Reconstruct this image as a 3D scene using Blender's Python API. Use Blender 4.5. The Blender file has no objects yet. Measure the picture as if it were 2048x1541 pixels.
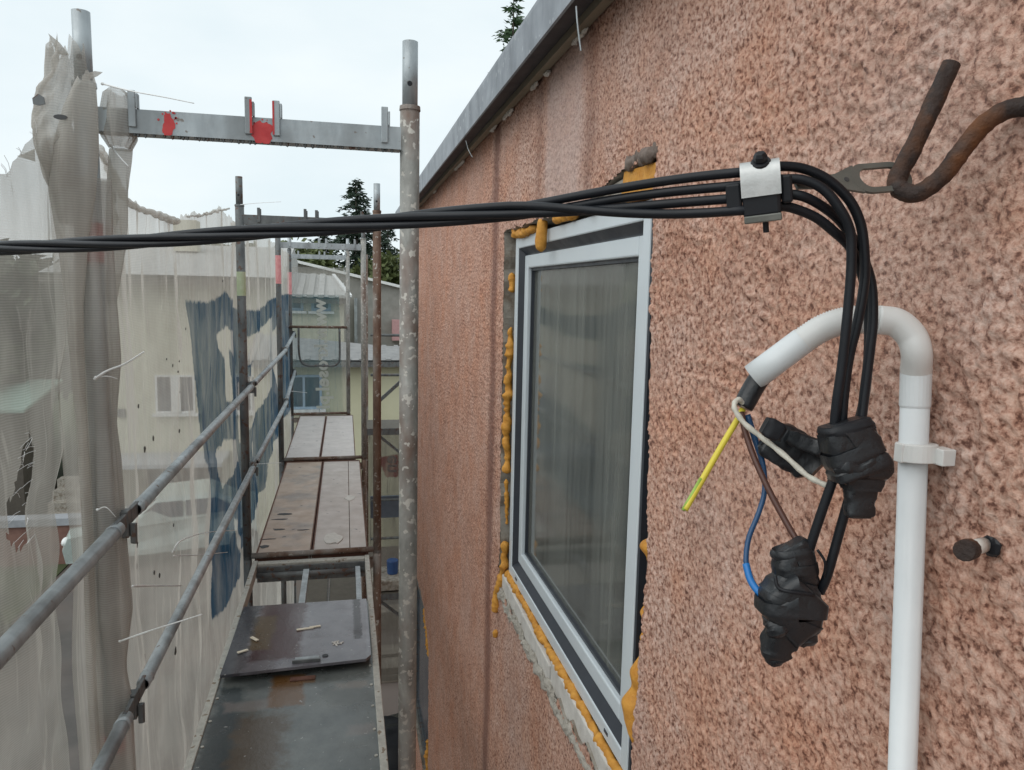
import bpy, bmesh, math, random
import numpy as np
from mathutils import Vector, Matrix

# ------------------------------------------------------------------ camera, sky, sun, exposure
SC = bpy.context.scene
COL = SC.collection
H = 5.8                                    # eye height above the street (m); builders use heights relative to the eye
R = math.radians
YAW, PITCH, ROLL = 0.22009, 0.12465, 0.02168
cam = bpy.data.cameras.new('camera')
cam.sensor_width = 36.0
cam.lens = 26.373
cam.clip_start = 0.02
cam.clip_end = 600
camo = bpy.data.objects.new('camera', cam)
COL.objects.link(camo)
_f = Vector((math.sin(YAW)*math.cos(PITCH), math.cos(YAW)*math.cos(PITCH), -math.sin(PITCH)))
_r = Vector((math.cos(YAW), -math.sin(YAW), 0))
_u = _r.cross(_f)
_r2 = math.cos(ROLL)*_r + math.sin(ROLL)*_u
_u2 = -math.sin(ROLL)*_r + math.cos(ROLL)*_u
M = Matrix((( _r2.x, _u2.x, -_f.x, 0), (_r2.y, _u2.y, -_f.y, 0), (_r2.z, _u2.z, -_f.z, H), (0, 0, 0, 1)))
camo.matrix_world = M
SC.camera = camo

SUN_EL, SUN_ROT = R(48), R(-120)           # overcast: the brighter half of the sky is behind the net side
world = bpy.data.worlds.new('World')
SC.world = world
world.use_nodes = True
wn, wl = world.node_tree.nodes, world.node_tree.links
wn.clear()
w_out = wn.new('ShaderNodeOutputWorld')
w_bg = wn.new('ShaderNodeBackground')
w_sky = wn.new('ShaderNodeTexSky')
w_sky.sky_type = 'NISHITA'
w_sky.sun_disc = False
w_sky.sun_elevation = SUN_EL
w_sky.sun_rotation = SUN_ROT
w_tc = wn.new('ShaderNodeTexCoord')
w_map = wn.new('ShaderNodeMapping')
w_map.inputs['Scale'].default_value = (1.0, 1.0, 2.6)
w_no = wn.new('ShaderNodeTexNoise')
w_no.inputs['Scale'].default_value = 2.6
w_no.inputs['Detail'].default_value = 5
w_no.inputs['Roughness'].default_value = 0.5
w_ramp = wn.new('ShaderNodeValToRGB')
w_ramp.color_ramp.elements[0].position = 0.3
w_ramp.color_ramp.elements[0].color = (8.1, 9.3, 9.8, 1)
w_ramp.color_ramp.elements[1].position = 0.7
w_ramp.color_ramp.elements[1].color = (9.9, 10.6, 10.75, 1)
w_mix = wn.new('ShaderNodeMixRGB')
w_mix.inputs['Fac'].default_value = 0.93   # closed cloud cover over the clear sky
wl.new(w_tc.outputs['Generated'], w_map.inputs['Vector'])
wl.new(w_map.outputs['Vector'], w_no.inputs['Vector'])
wl.new(w_no.outputs['Fac'], w_ramp.inputs['Fac'])
wl.new(w_sky.outputs['Color'], w_mix.inputs['Color1'])
wl.new(w_ramp.outputs['Color'], w_mix.inputs['Color2'])
wl.new(w_mix.outputs['Color'], w_bg.inputs['Color'])
w_bg.inputs['Strength'].default_value = 0.1
wl.new(w_bg.outputs['Background'], w_out.inputs['Surface'])

sun = bpy.data.lights.new('sun', 'SUN')
sun.energy = 1.5
sun.angle = R(70)
sun.color = (1.0, 0.97, 0.93)
suno = bpy.data.objects.new('sun', sun)
COL.objects.link(suno)
# light travels towards +X (onto the house wall) and a little forward
suno.rotation_euler = Vector((0.72, 0.30, -0.75)).to_track_quat('-Z', 'Y').to_euler()
suno.location = (-8, -3, 14)

SC.view_settings.view_transform = 'Standard'
SC.view_settings.look = 'None'
SC.view_settings.exposure = 0.0
SC.view_settings.gamma = 1.0
SC.view_settings.use_curve_mapping = False
SC.render.engine = 'CYCLES'
SC.cycles.transparent_max_bounces = 16
SC.cycles.max_bounces = 6

# ------------------------------------------------------------------ helpers
rnd = random.Random(7)
NP = np.random.default_rng(11)

class MB:
    def __init__(s):
        s.v = []; s.f = []
    def add(s, vs, fs):
        b = len(s.v)
        s.v.extend([tuple(map(float, p)) for p in vs])
        s.f.extend([tuple(i+b for i in q) for q in fs])
        return s
    def box(s, x0, x1, y0, y1, z0, z1):
        vs = [(x0,y0,z0),(x1,y0,z0),(x1,y1,z0),(x0,y1,z0),(x0,y0,z1),(x1,y0,z1),(x1,y1,z1),(x0,y1,z1)]
        return s.add(vs, [(0,3,2,1),(4,5,6,7),(0,1,5,4),(1,2,6,5),(2,3,7,6),(3,0,4,7)])
    def bar(s, p0, p1, w, h, up=(0,0,1)):
        p0, p1 = Vector(p0), Vector(p1)
        d = (p1-p0).normalized()
        a = d.cross(Vector(up)); 
        if a.length < 1e-4: a = d.cross(Vector((1,0,0)))
        a.normalize(); b = a.cross(d).normalized()
        a *= w/2; b *= h/2
        vs = [p0-a-b,p0+a-b,p0+a+b,p0-a+b,p1-a-b,p1+a-b,p1+a+b,p1-a+b]
        return s.add(vs, [(0,1,2,3),(7,6,5,4),(0,4,5,1),(1,5,6,2),(2,6,7,3),(3,7,4,0)])
    def tube(s, path, r, n=10, cap=True, closed=False):
        P = [Vector(p) for p in path]
        m = len(P)
        rs = r if isinstance(r, (list, tuple)) else [r]*m
        t0 = (P[1]-P[0]).normalized()
        ref = Vector((0,0,1)) if abs(t0.z) < .9 else Vector((1,0,0))
        a = t0.cross(ref).normalized()
        vs = []
        for i in range(m):
            t = (P[min(i+1,m-1)]-P[max(i-1,0)])
            if t.length < 1e-9: t = t0
            t.normalize()
            a = (a - t*a.dot(t)).normalized()
            b = t.cross(a)
            for k in range(n):
                th = 2*math.pi*k/n
                vs.append(P[i] + (a*math.cos(th)+b*math.sin(th))*rs[i])
        fs = []
        for i in range(m-1):
            for k in range(n):
                k2 = (k+1) % n
                fs.append((i*n+k, i*n+k2, (i+1)*n+k2, (i+1)*n+k))
        if cap:
            fs.append(tuple(range(n-1,-1,-1)))
            fs.append(tuple((m-1)*n+k for k in range(n)))
        return s.add(vs, fs)
    def cyl(s, p0, p1, r, n=14, cap=True, r1=None):
        return s.tube([p0, p1], [r, r if r1 is None else r1], n, cap)
    def blob(s, c, rad, n=8, m=6, amp=.15, rg=rnd, rot=None, e=1.0):
        c = Vector(c); vs = []
        def sp(x): return math.copysign(abs(x)**e, x)
        for i in range(m+1):
            ph = -math.pi/2 + math.pi*i/m
            for k in range(n):
                th = 2*math.pi*k/n
                q = 1 + rg.uniform(-amp, amp) if 0 < i < m else 1
                p = Vector((rad[0]*sp(math.cos(ph))*sp(math.cos(th))*q, rad[1]*sp(math.cos(ph))*sp(math.sin(th))*q, rad[2]*sp(math.sin(ph))*q))
                if rot is not None: p = rot @ p
                vs.append(c+p)
        fs = []
        for i in range(m):
            for k in range(n):
                k2 = (k+1) % n
                fs.append((i*n+k, i*n+k2, (i+1)*n+k2, (i+1)*n+k))
        return s.add(vs, fs)
    def prism(s, poly, ax, d0, d1):
        """extrude a polygon: ax='x' -> poly is (y,z); 'y' -> (x,z); 'z' -> (x,y)"""
        n = len(poly); vs = []
        for d in (d0, d1):
            for (a, b) in poly:
                vs.append({'x': (d,a,b), 'y': (a,d,b), 'z': (a,b,d)}[ax])
        fs = [tuple(range(n)), tuple(range(2*n-1, n-1, -1))]
        for i in range(n):
            j = (i+1) % n
            fs.append((i, i+n, j+n, j))
        return s.add(vs, fs)
    def build(s, name, mat, parent=None, smooth=False, bevel=0, kind=None, fix=False, origin=None):
        A = np.array(s.v)
        A[:,2] += H
        if origin is None:
            lo, hi = A.min(0), A.max(0)
            o = np.array([(lo[0]+hi[0])/2, (lo[1]+hi[1])/2, lo[2]])
        else:
            o = np.array([origin[0], origin[1], origin[2]+H])
        me = bpy.data.meshes.new(name)
        me.from_pydata((A-o).tolist(), [], s.f)
        if fix:
            bm = bmesh.new(); bm.from_mesh(me); bmesh.ops.recalc_face_normals(bm, faces=bm.faces); bm.to_mesh(me); bm.free()
        if smooth:
            me.polygons.foreach_set('use_smooth', [True]*len(me.polygons))
        return finish(name, me, mat, o, parent, bevel, kind, smooth)

def wloc(ob):
    p = Vector(ob.location)
    while ob.parent:
        ob = ob.parent; p = p + Vector(ob.location)
    return p

def finish(name, me, mat, o, parent, bevel=0, kind=None, smooth=False):
    me.materials.append(mat)
    ob = bpy.data.objects.new(name, me)
    COL.objects.link(ob)
    if parent is not None:
        ob.parent = parent
        ob.location = Vector(o) - wloc(parent)
    else:
        ob.location = Vector(o)
    if bevel:
        md = ob.modifiers.new('bevel', 'BEVEL'); md.width = bevel; md.segments = 2; md.limit_method = 'ANGLE'
    if kind: ob['kind'] = kind
    return ob

def np_mesh(name, verts, quads, mat, parent=None, smooth=True, attrs=None, kind=None, o=None):
    """fast mesh from arrays; quads (n,4) or tris (n,3); heights relative to the eye"""
    verts = np.array(verts, dtype=np.float64); verts[:,2] += H
    if o is None:
        lo, hi = verts.min(0), verts.max(0)
        o = np.array([(lo[0]+hi[0])/2, (lo[1]+hi[1])/2, lo[2]])
    k = quads.shape[1]
    me = bpy.data.meshes.new(name)
    me.vertices.add(len(verts)); me.vertices.foreach_set('co', (verts-o).astype(np.float32).ravel())
    me.loops.add(quads.size); me.loops.foreach_set('vertex_index', quads.astype(np.int32).ravel())
    me.polygons.add(len(quads))
    me.polygons.foreach_set('loop_start', np.arange(0, quads.size, k, dtype=np.int32))
    me.polygons.foreach_set('loop_total', np.full(len(quads), k, dtype=np.int32))
    me.polygons.foreach_set('use_smooth', np.full(len(quads), smooth, dtype=bool))
    me.update(calc_edges=True); me.validate()
    for nm, arr in (attrs or {}).items():
        at = me.attributes.new(nm, 'FLOAT', 'POINT'); at.data.foreach_set('value', np.asarray(arr, dtype=np.float32))
    return finish(name, me, mat, o, parent, 0, kind)

def thing(name, label, cat, loc, group=None):
    o = bpy.data.objects.new(name, None); COL.objects.link(o)
    o.location = (loc[0], loc[1], loc[2]+H); o.empty_display_size = .05
    return tag(o, label, cat, group)

def tag(o, label, cat, group=None):
    o['label'] = label; o['category'] = cat
    if group: o['group'] = group
    return o

def copy_tree(o, parent=None):
    c = o.copy(); COL.objects.link(c); c.parent = parent
    for ch in list(o.children): copy_tree(ch, c)
    return c

def spline(pts, n=8):
    """Catmull-Rom through pts"""
    P = [Vector(p) for p in pts]
    Q = [P[0]*2-P[1]] + P + [P[-1]*2-P[-2]]
    out = []
    for i in range(1, len(Q)-2):
        for k in range(n):
            t = k/n
            a, b, c, d = Q[i-1], Q[i], Q[i+1], Q[i+2]
            out.append(0.5*((2*b)+(c-a)*t+(2*a-5*b+4*c-d)*t*t+(3*b-a-3*c+d)*t**3))
    out.append(P[-1])
    return out

_tabs = {}
def vn(x, y, sc, seed=0):
    """smooth value noise in 0..1 at spacing 1/sc"""
    if seed not in _tabs: _tabs[seed] = np.random.default_rng(1000+seed).random((256, 256))
    T = _tabs[seed]
    x = np.asarray(x)*sc; y = np.asarray(y)*sc
    xi = np.floor(x).astype(int); yi = np.floor(y).astype(int)
    fx = x-xi; fy = y-yi
    fx = fx*fx*(3-2*fx); fy = fy*fy*(3-2*fy)
    a = T[xi % 256, yi % 256]; b = T[(xi+1) % 256, yi % 256]; c = T[xi % 256, (yi+1) % 256]; d = T[(xi+1) % 256, (yi+1) % 256]
    return (a*(1-fx)+b*fx)*(1-fy)+(c*(1-fx)+d*fx)*fy

def sdf(poly, X, Y):
    """signed distance to a polygon, positive inside"""
    P = np.array(poly); n = len(P)
    d = np.full(X.shape, 1e9); ins = np.zeros(X.shape, bool)
    for i in range(n):
        ax, ay = P[i]; bx, by = P[(i+1) % n]
        ex, ey = bx-ax, by-ay
        t = np.clip(((X-ax)*ex+(Y-ay)*ey)/(ex*ex+ey*ey+1e-12), 0, 1)
        d = np.minimum(d, np.hypot(X-ax-t*ex, Y-ay-t*ey))
        c = ((ay > Y) != (by > Y)) & (X < (bx-ax)*(Y-ay)/(by-ay+1e-12)+ax)
        ins ^= c
    return np.where(ins, d, -d)

# ------------------------------------------------------------------ materials
def newmat(name):
    m = bpy.data.materials.new(name); m.use_nodes = True
    return m, m.node_tree.nodes, m.node_tree.links, m.node_tree.nodes['Principled BSDF']

def ramp(N, L, src, stops):
    r = N.new('ShaderNodeValToRGB'); e = r.color_ramp.elements
    while len(e) < len(stops): e.new(0.5)
    for i, (p, c) in enumerate(stops):
        e[i].position = p; e[i].color = (c, c, c, 1) if not isinstance(c, tuple) else (*c, 1)
    L.new(src, r.inputs['Fac'])
    return r.outputs['Color']

def noise(N, L, vec, scale, detail=4, rough=.55, stretch=None, dist=0):
    if stretch:
        mp = N.new('ShaderNodeMapping'); mp.inputs['Scale'].default_value = stretch
        L.new(vec, mp.inputs['Vector']); vec = mp.outputs['Vector']
    t = N.new('ShaderNodeTexNoise'); t.inputs['Scale'].default_value = scale
    t.inputs['Detail'].default_value = detail; t.inputs['Roughness'].default_value = rough; t.inputs['Distortion'].default_value = dist
    L.new(vec, t.inputs['Vector'])
    return t.outputs['Fac']

def mixc(N, L, fac, a, b, mode='MIX'):
    m = N.new('ShaderNodeMixRGB'); m.blend_type = mode
    for s, v in (('Fac', fac), ('Color1', a), ('Color2', b)):
        if isinstance(v, (int, float)): m.inputs[s].default_value = v
        elif isinstance(v, tuple): m.inputs[s].default_value = (*v, 1)
        else: L.new(v, m.inputs[s])
    return m.outputs['Color']

def mathn(N, L, op, a, b=None, clamp=False):
    m = N.new('ShaderNodeMath'); m.operation = op; m.use_clamp = clamp
    for i, v in enumerate((a, b)):
        if v is None: continue
        if isinstance(v, (int, float)): m.inputs[i].default_value = v
        else: L.new(v, m.inputs[i])
    return m.outputs[0]

def pos(N):
    return N.new('ShaderNodeNewGeometry').outputs['Position']

def bumpn(N, L, B, h, strength=.4, dist=.004):
    b = N.new('ShaderNodeBump'); b.inputs['Strength'].default_value = strength; b.inputs['Distance'].default_value = dist
    L.new(h, b.inputs['Height']); L.new(b.outputs['Normal'], B.inputs['Normal'])

def mat_noisy(name, c1, c2, scale=8, rough=(.5,.7), metal=0.0, bump=.2, bscale=None, spots=None, spot_scale=30, spot_t=.66, stretch=None, patch=None, patch_scale=3, patch_t=.5, detail=5):
    m, N, L, B = newmat(name)
    p = pos(N)
    n1 = noise(N, L, p, scale, detail, .6, stretch)
    col = mixc(N, L, ramp(N, L, n1, [(.3, 0.0), (.7, 1.0)]), c1, c2)
    if patch:
        n2 = noise(N, L, p, patch_scale, 4, .6, stretch)
        col = mixc(N, L, ramp(N, L, n2, [(patch_t-.06, 0.0), (patch_t+.1, .85)]), col, patch)
    if spots:
        n3 = noise(N, L, p, spot_scale, 2, .5)
        col = mixc(N, L, ramp(N, L, n3, [(spot_t, 0.0), (spot_t+.04, .9)]), col, spots)
    L.new(col, B.inputs['Base Color'])
    n4 = noise(N, L, p, scale*1.7, 3, .6)
    L.new(ramp(N, L, n4, [(.3, rough[0]), (.7, rough[1])]), B.inputs['Roughness'])
    B.inputs['Metallic'].default_value = metal
    if bump:
        bumpn(N, L, B, noise(N, L, p, bscale or scale*4, 4, .6), bump, .003)
    return m

def mat_plain(name, c, rough=.5, metal=0, var=.12):
    return mat_noisy(name, tuple(x*(1-var) for x in c), tuple(min(1, x*(1+var)) for x in c), 12, (max(.05, rough-.08), rough+.08), metal, .08)

GALV = mat_noisy('galvanised steel', (.30,.33,.345), (.46,.50,.515), 22, (.38,.6), .45, .12, spots=(.2,.17,.15), spot_scale=55, spot_t=.68, stretch=(1,1,.35), patch=(.22,.235,.24), patch_scale=7, patch_t=.56)
GALV_D = mat_noisy('weathered dark steel', (.085,.09,.092), (.18,.19,.19), 18, (.45,.7), .35, .2, spots=(.12,.07,.05), spot_scale=35, spot_t=.6, stretch=(1,1,.4))
GALV_M = mat_noisy('mortar splashed steel tube', (.20,.20,.185), (.38,.375,.35), 26, (.5,.8), .2, .5, spots=(.50,.475,.43), spot_scale=60, spot_t=.6, patch=(.15,.085,.06), patch_scale=6, patch_t=.56, stretch=(1,1,.5))
RUSTY = mat_noisy('rust brown steel', (.10,.055,.038), (.22,.15,.11), 20, (.6,.85), .15, .4, spots=(.42,.40,.36), spot_scale=45, spot_t=.64, patch=(.25,.235,.215), patch_scale=7, patch_t=.55, stretch=(1,1,.5))
REDP = mat_noisy('red marking paint', (.42,.02,.025), (.55,.05,.05), 30, (.45,.65), 0, .1)
PINKP = mat_noisy('faded pink marking tape', (.72,.25,.27), (.85,.42,.42), 30, (.5,.7), 0, .1)
LIMEP = mat_noisy('faded green marking tape', (.42,.52,.30), (.52,.58,.42), 30, (.5,.7), 0, .1)
BLACK = mat_plain('black cable sheath', (.0095,.011,.0145), .42, 0, .25)
TAPE = mat_noisy('black insulating tape', (.008,.009,.011), (.016,.018,.021), 60, (.26,.45), 0, .25, bscale=120)
PLASTIC = mat_plain('black moulded plastic', (.014,.015,.018), .45)
PVC = mat_noisy('white pvc conduit', (.66,.69,.70), (.74,.765,.77), 9, (.32,.45), 0, .03)
PVC2 = mat_noisy('off white corrugated conduit', (.68,.68,.66), (.76,.76,.74), 9, (.35,.45), 0, .03)
for _m in (BLACK, PLASTIC): _m.node_tree.nodes['Principled BSDF'].inputs['Specular IOR Level'].default_value = .28
BANDM = mat_noisy('dull aluminium band', (.50,.51,.50), (.64,.65,.64), 60, (.35,.5), .35, .1)
PLATE = mat_noisy('dull zinc plate', (.13,.135,.12), (.19,.19,.17), 30, (.45,.6), .5, .1)
HOOKM = mat_noisy('rusted hook iron', (.016,.011,.010), (.045,.027,.021), 40, (.65,.9), 0, .9, bscale=170, patch=(.17,.058,.013), patch_scale=11, patch_t=.54)
FOAM = mat_noisy('orange expanding foam', (.47,.195,.022), (.66,.325,.055), 45, (.6,.85), 0, .7, bscale=130)
FRAMEP = mat_noisy('blue grey window frame plastic', (.55,.605,.64), (.60,.655,.685), 4, (.3,.42), 0, .02)
GASK = mat_plain('dark window gasket', (.028,.033,.043), .4)
AAC = mat_noisy('white aerated concrete block', (.50,.48,.45), (.64,.62,.58), 25, (.8,.95), 0, .5, bscale=140, patch=(.40,.37,.33), patch_scale=9, patch_t=.58)
MORTAR = mat_noisy('old grey mortar', (.22,.20,.17), (.42,.39,.34), 22, (.85,.95), 0, .8, bscale=90, patch=(.16,.12,.085), patch_scale=14, patch_t=.55)
MORTW = mat_noisy('pale mortar crumbs', (.55,.53,.49), (.68,.66,.62), 30, (.85,.95), 0, .6)
FASC = mat_noisy('weathered zinc fascia', (.15,.165,.185), (.29,.31,.34), 9, (.4,.6), .3, .15, spots=(.36,.38,.40), spot_scale=40, spot_t=.66, stretch=(1,1,.25))
SOFF = mat_noisy('dark painted soffit', (.055,.058,.068), (.085,.088,.098), 10, (.7,.85), 0, .1)
BATT = mat_noisy('soffit edge board', (.20,.175,.13), (.32,.285,.22), 14, (.7,.9), 0, .3, stretch=(1,.2,1))
ZIP = mat_plain('white zip tie nylon', (.74,.75,.74), .4)
PLY_T = mat_noisy('tan weathered plywood', (.39,.30,.235), (.53,.43,.355), 7, (.35,.7), 0, .25, spots=(.09,.085,.085), spot_scale=16, spot_t=.70, patch=(.30,.27,.25), patch_scale=4, patch_t=.56)
PLY_G = mat_noisy('grey pink weathered plywood', (.43,.38,.345), (.56,.505,.47), 7, (.35,.7), 0, .25, spots=(.13,.12,.115), spot_scale=18, spot_t=.70)
PLY_P = mat_noisy('pale worn plywood', (.53,.485,.46), (.65,.60,.57), 8, (.4,.7), 0, .25, spots=(.20,.185,.18), spot_scale=15, spot_t=.69)
PLY_W = mat_noisy('wet grey plywood', (.105,.117,.116), (.205,.213,.206), 6, (.16,.5), 0, .2, spots=(.30,.31,.31), spot_scale=42, spot_t=.72, patch=(.105,.068,.042), patch_scale=3.6, patch_t=.53)
PLY_H = mat_noisy('wet purple brown hatch plywood', (.135,.125,.138), (.215,.205,.22), 6, (.14,.45), 0, .2, spots=(.36,.35,.34), spot_scale=38, spot_t=.735, patch=(.062,.030,.026), patch_scale=3.4, patch_t=.50)
ALU = mat_noisy('scuffed aluminium rail', (.34,.335,.30), (.53,.52,.47), 30, (.45,.7), .2, .5, spots=(.20,.15,.10), spot_scale=30, spot_t=.62)
RUSTR = mat_noisy('rusty deck channel', (.10,.045,.03), (.17,.085,.06), 20, (.7,.9), .1, .4)
WOODC = mat_noisy('pale wood chip', (.62,.56,.44), (.74,.69,.58), 40, (.7,.9))
LEAFD = mat_plain('wet dirt speck', (.045,.042,.038), .6)

def mat_stained(name, c1, c2, stains, rough=(.06,.34)):
    """wet plywood with shaped stains: stains = list of (x0, x1, y0, y1, colour, softness, strength)"""
    m, N, L, B = newmat(name)
    p = pos(N)
    col = mixc(N, L, ramp(N, L, noise(N, L, p, 7, 6, .65), [(.3, 0.0), (.7, 1.0)]), c1, c2)
    col = mixc(N, L, ramp(N, L, noise(N, L, p, 2.2, 3, .6, (1,.5,1)), [(.40, 0.0), (.62, .5)]), col, tuple(x*.62 for x in c1))
    wob = noise(N, L, p, 16, 5, .65)
    sx = N.new('ShaderNodeSeparateXYZ'); L.new(p, sx.inputs[0])
    for (x0, x1, y0, y1, c, sf, st) in stains:
        f = None
        for ax, a, b in (('X', x0, x1), ('Y', y0, y1)):
            d = mathn(N, L, 'SUBTRACT', (b-a)/2, mathn(N, L, 'ABSOLUTE', mathn(N, L, 'SUBTRACT', sx.outputs[ax], (a+b)/2)))
            f = d if f is None else mathn(N, L, 'MINIMUM', f, d)
        f = mathn(N, L, 'ADD', f, mathn(N, L, 'MULTIPLY', mathn(N, L, 'SUBTRACT', wob, .5), sf*3))
        mr = N.new('ShaderNodeMapRange'); mr.inputs['From Min'].default_value = -sf*.5; mr.inputs['From Max'].default_value = sf*.5; mr.inputs['To Max'].default_value = st
        L.new(f, mr.inputs['Value'])
        col = mixc(N, L, mr.outputs[0], col, c)
    sp = noise(N, L, p, 55, 2, .5)
    col = mixc(N, L, ramp(N, L, sp, [(.715, 0.0), (.75, .8)]), col, (.34,.34,.33))
    L.new(col, B.inputs['Base Color'])
    L.new(ramp(N, L, noise(N, L, p, 4, 5, .65), [(.35, rough[0]), (.68, rough[1])]), B.inputs['Roughness'])
    bumpn(N, L, B, noise(N, L, p, 45, 5, .65), .25, .003)
    return m
PLY_W = mat_stained('wet grey green plywood', (.088,.098,.096), (.185,.20,.19), [(-.30,-.17,2.84,3.08,(.115,.055,.016),.02,.95), (-.24,-.13,3.0,3.06,(.14,.08,.04),.01,.8), (-.48,-.22,2.2,2.80,(.075,.050,.030),.06,.85), (-.50,-.40,2.2,3.02,(.030,.040,.044),.04,.85), (-.46,-.30,2.83,2.90,(.20,.165,.15),.02,.5), (-.05,.09,2.93,2.98,(.21,.18,.155),.02,.5), (.0,.1,2.60,2.66,(.20,.165,.15),.02,.4)])
PLY_H = mat_stained('wet purple brown hatch plywood', (.115,.11,.125), (.215,.21,.228), [(-.41,-.20,3.14,3.80,(.045,.012,.012),.025,.95), (-.43,-.33,3.25,3.62,(.075,.042,.008),.025,.9), (-.52,-.42,3.0,3.8,(.030,.032,.038),.03,.8), (.030,.066,3.28,3.77,(.018,.008,.010),.010,.95), (-.45,-.30,3.05,3.2,(.05,.03,.03),.03,.5)])

def mat_perf():
    m, N, L, B = newmat('perforated steel plank')
    p = pos(N)
    w = N.new('ShaderNodeTexVoronoi'); w.inputs['Scale'].default_value = 30; w.inputs['Randomness'].default_value = .15
    L.new(p, w.inputs['Vector'])
    hole = ramp(N, L, w.outputs['Distance'], [(.30, 0.0), (.36, 1.0)])
    col = mixc(N, L, noise(N, L, p, 14), (.075,.064,.048), (.15,.132,.105))
    L.new(mixc(N, L, hole, (.012,.011,.010), col), B.inputs['Base Color'])
    B.inputs['Roughness'].default_value = .65; B.inputs['Metallic'].default_value = .2
    bumpn(N, L, B, hole, .6, .006)
    return m
PERF = mat_perf()

def mat_wall():
    m, N, L, B = newmat('pink roughcast render')
    p = pos(N)
    g = noise(N, L, p, 135, 4, .6)
    grain = ramp(N, L, g, [(.335, (.135,.060,.042)), (.425, (.36,.20,.147)), (.50, (.52,.33,.262)), (.66, (.64,.465,.39))])
    med = noise(N, L, p, 9, 5, .6)
    col = mixc(N, L, ramp(N, L, med, [(.35, .0), (.68, .75)]), grain, mixc(N, L, 1.0, grain, (.96,.76,.62), 'MULTIPLY'))
    big = noise(N, L, p, 2.4, 3, .5)
    col = mixc(N, L, ramp(N, L, big, [(.46, 0.0), (.70, .38)]), col, mixc(N, L, .55, col, (.46,.37,.34)))
    dirt = noise(N, L, p, 5.5, 6, .68, (1,1,.7))
    col = mixc(N, L, ramp(N, L, dirt, [(.50, 0.0), (.70, .55)]), col, mixc(N, L, 1.0, col, (.66,.56,.50), 'MULTIPLY'))
    oran = noise(N, L, p, 3.6, 4, .6, (1,1.3,1))
    col = mixc(N, L, ramp(N, L, oran, [(.50, 0.0), (.66, .55)]), col, mixc(N, L, 1.0, col, (1.0,.86,.75), 'MULTIPLY'))
    sx = N.new('ShaderNodeSeparateXYZ'); L.new(p, sx.inputs[0])
    # the wall colour shifts redder beyond the window
    old = N.new('ShaderNodeMapRange'); old.inputs['From Min'].default_value = 2.2; old.inputs['From Max'].default_value = 3.0; L.new(sx.outputs['Y'], old.inputs['Value'])
    col = mixc(N, L, mathn(N, L, 'MULTIPLY', old.outputs[0], .8), col, mixc(N, L, 1.0, col, (1.0,.90,.84), 'MULTIPLY'))
    wob = mathn(N, L, 'MULTIPLY', mathn(N, L, 'SUBTRACT', noise(N, L, p, 5, 4, .6, (1,1,.5)), .5), .09)
    y = mathn(N, L, 'ADD', sx.outputs['Y'], wob)
    def band(c, hw, soft):
        d = mathn(N, L, 'ABSOLUTE', mathn(N, L, 'SUBTRACT', y, c))
        return ramp(N, L, mathn(N, L, 'MULTIPLY', d, 1.0), [(max(0, hw-soft), 1.0), (hw+soft, 0.0)])
    # rust-red run mark beside the window, from the eave to the bottom
    col = mixc(N, L, mathn(N, L, 'MULTIPLY', band(2.66, .055, .03), .72), col, (.15,.062,.045))
    # pale washed run from the eave to the lintel and two narrow dark runs beside it
    hi = ramp(N, L, mathn(N, L, 'SUBTRACT', sx.outputs['Z'], H), [(.10, 0.0), (.22, 1.0)])
    col = mixc(N, L, mathn(N, L, 'MULTIPLY', mathn(N, L, 'MULTIPLY', band(1.82, .16, .03), hi), .55), col, (.52,.40,.365))
    for c in (1.61, 2.05):
        col = mixc(N, L, mathn(N, L, 'MULTIPLY', mathn(N, L, 'MULTIPLY', band(c, .03, .03), hi), .45), col, (.17,.085,.065))
    # smooth orange-red upper coat near the eave
    L.new(col, B.inputs['Base Color'])
    B.inputs['Roughness'].default_value = .85
    bumpn(N, L, B, noise(N, L, p, 210, 4, .6), .75, .004)
    return m
WALL = mat_wall()

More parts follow.
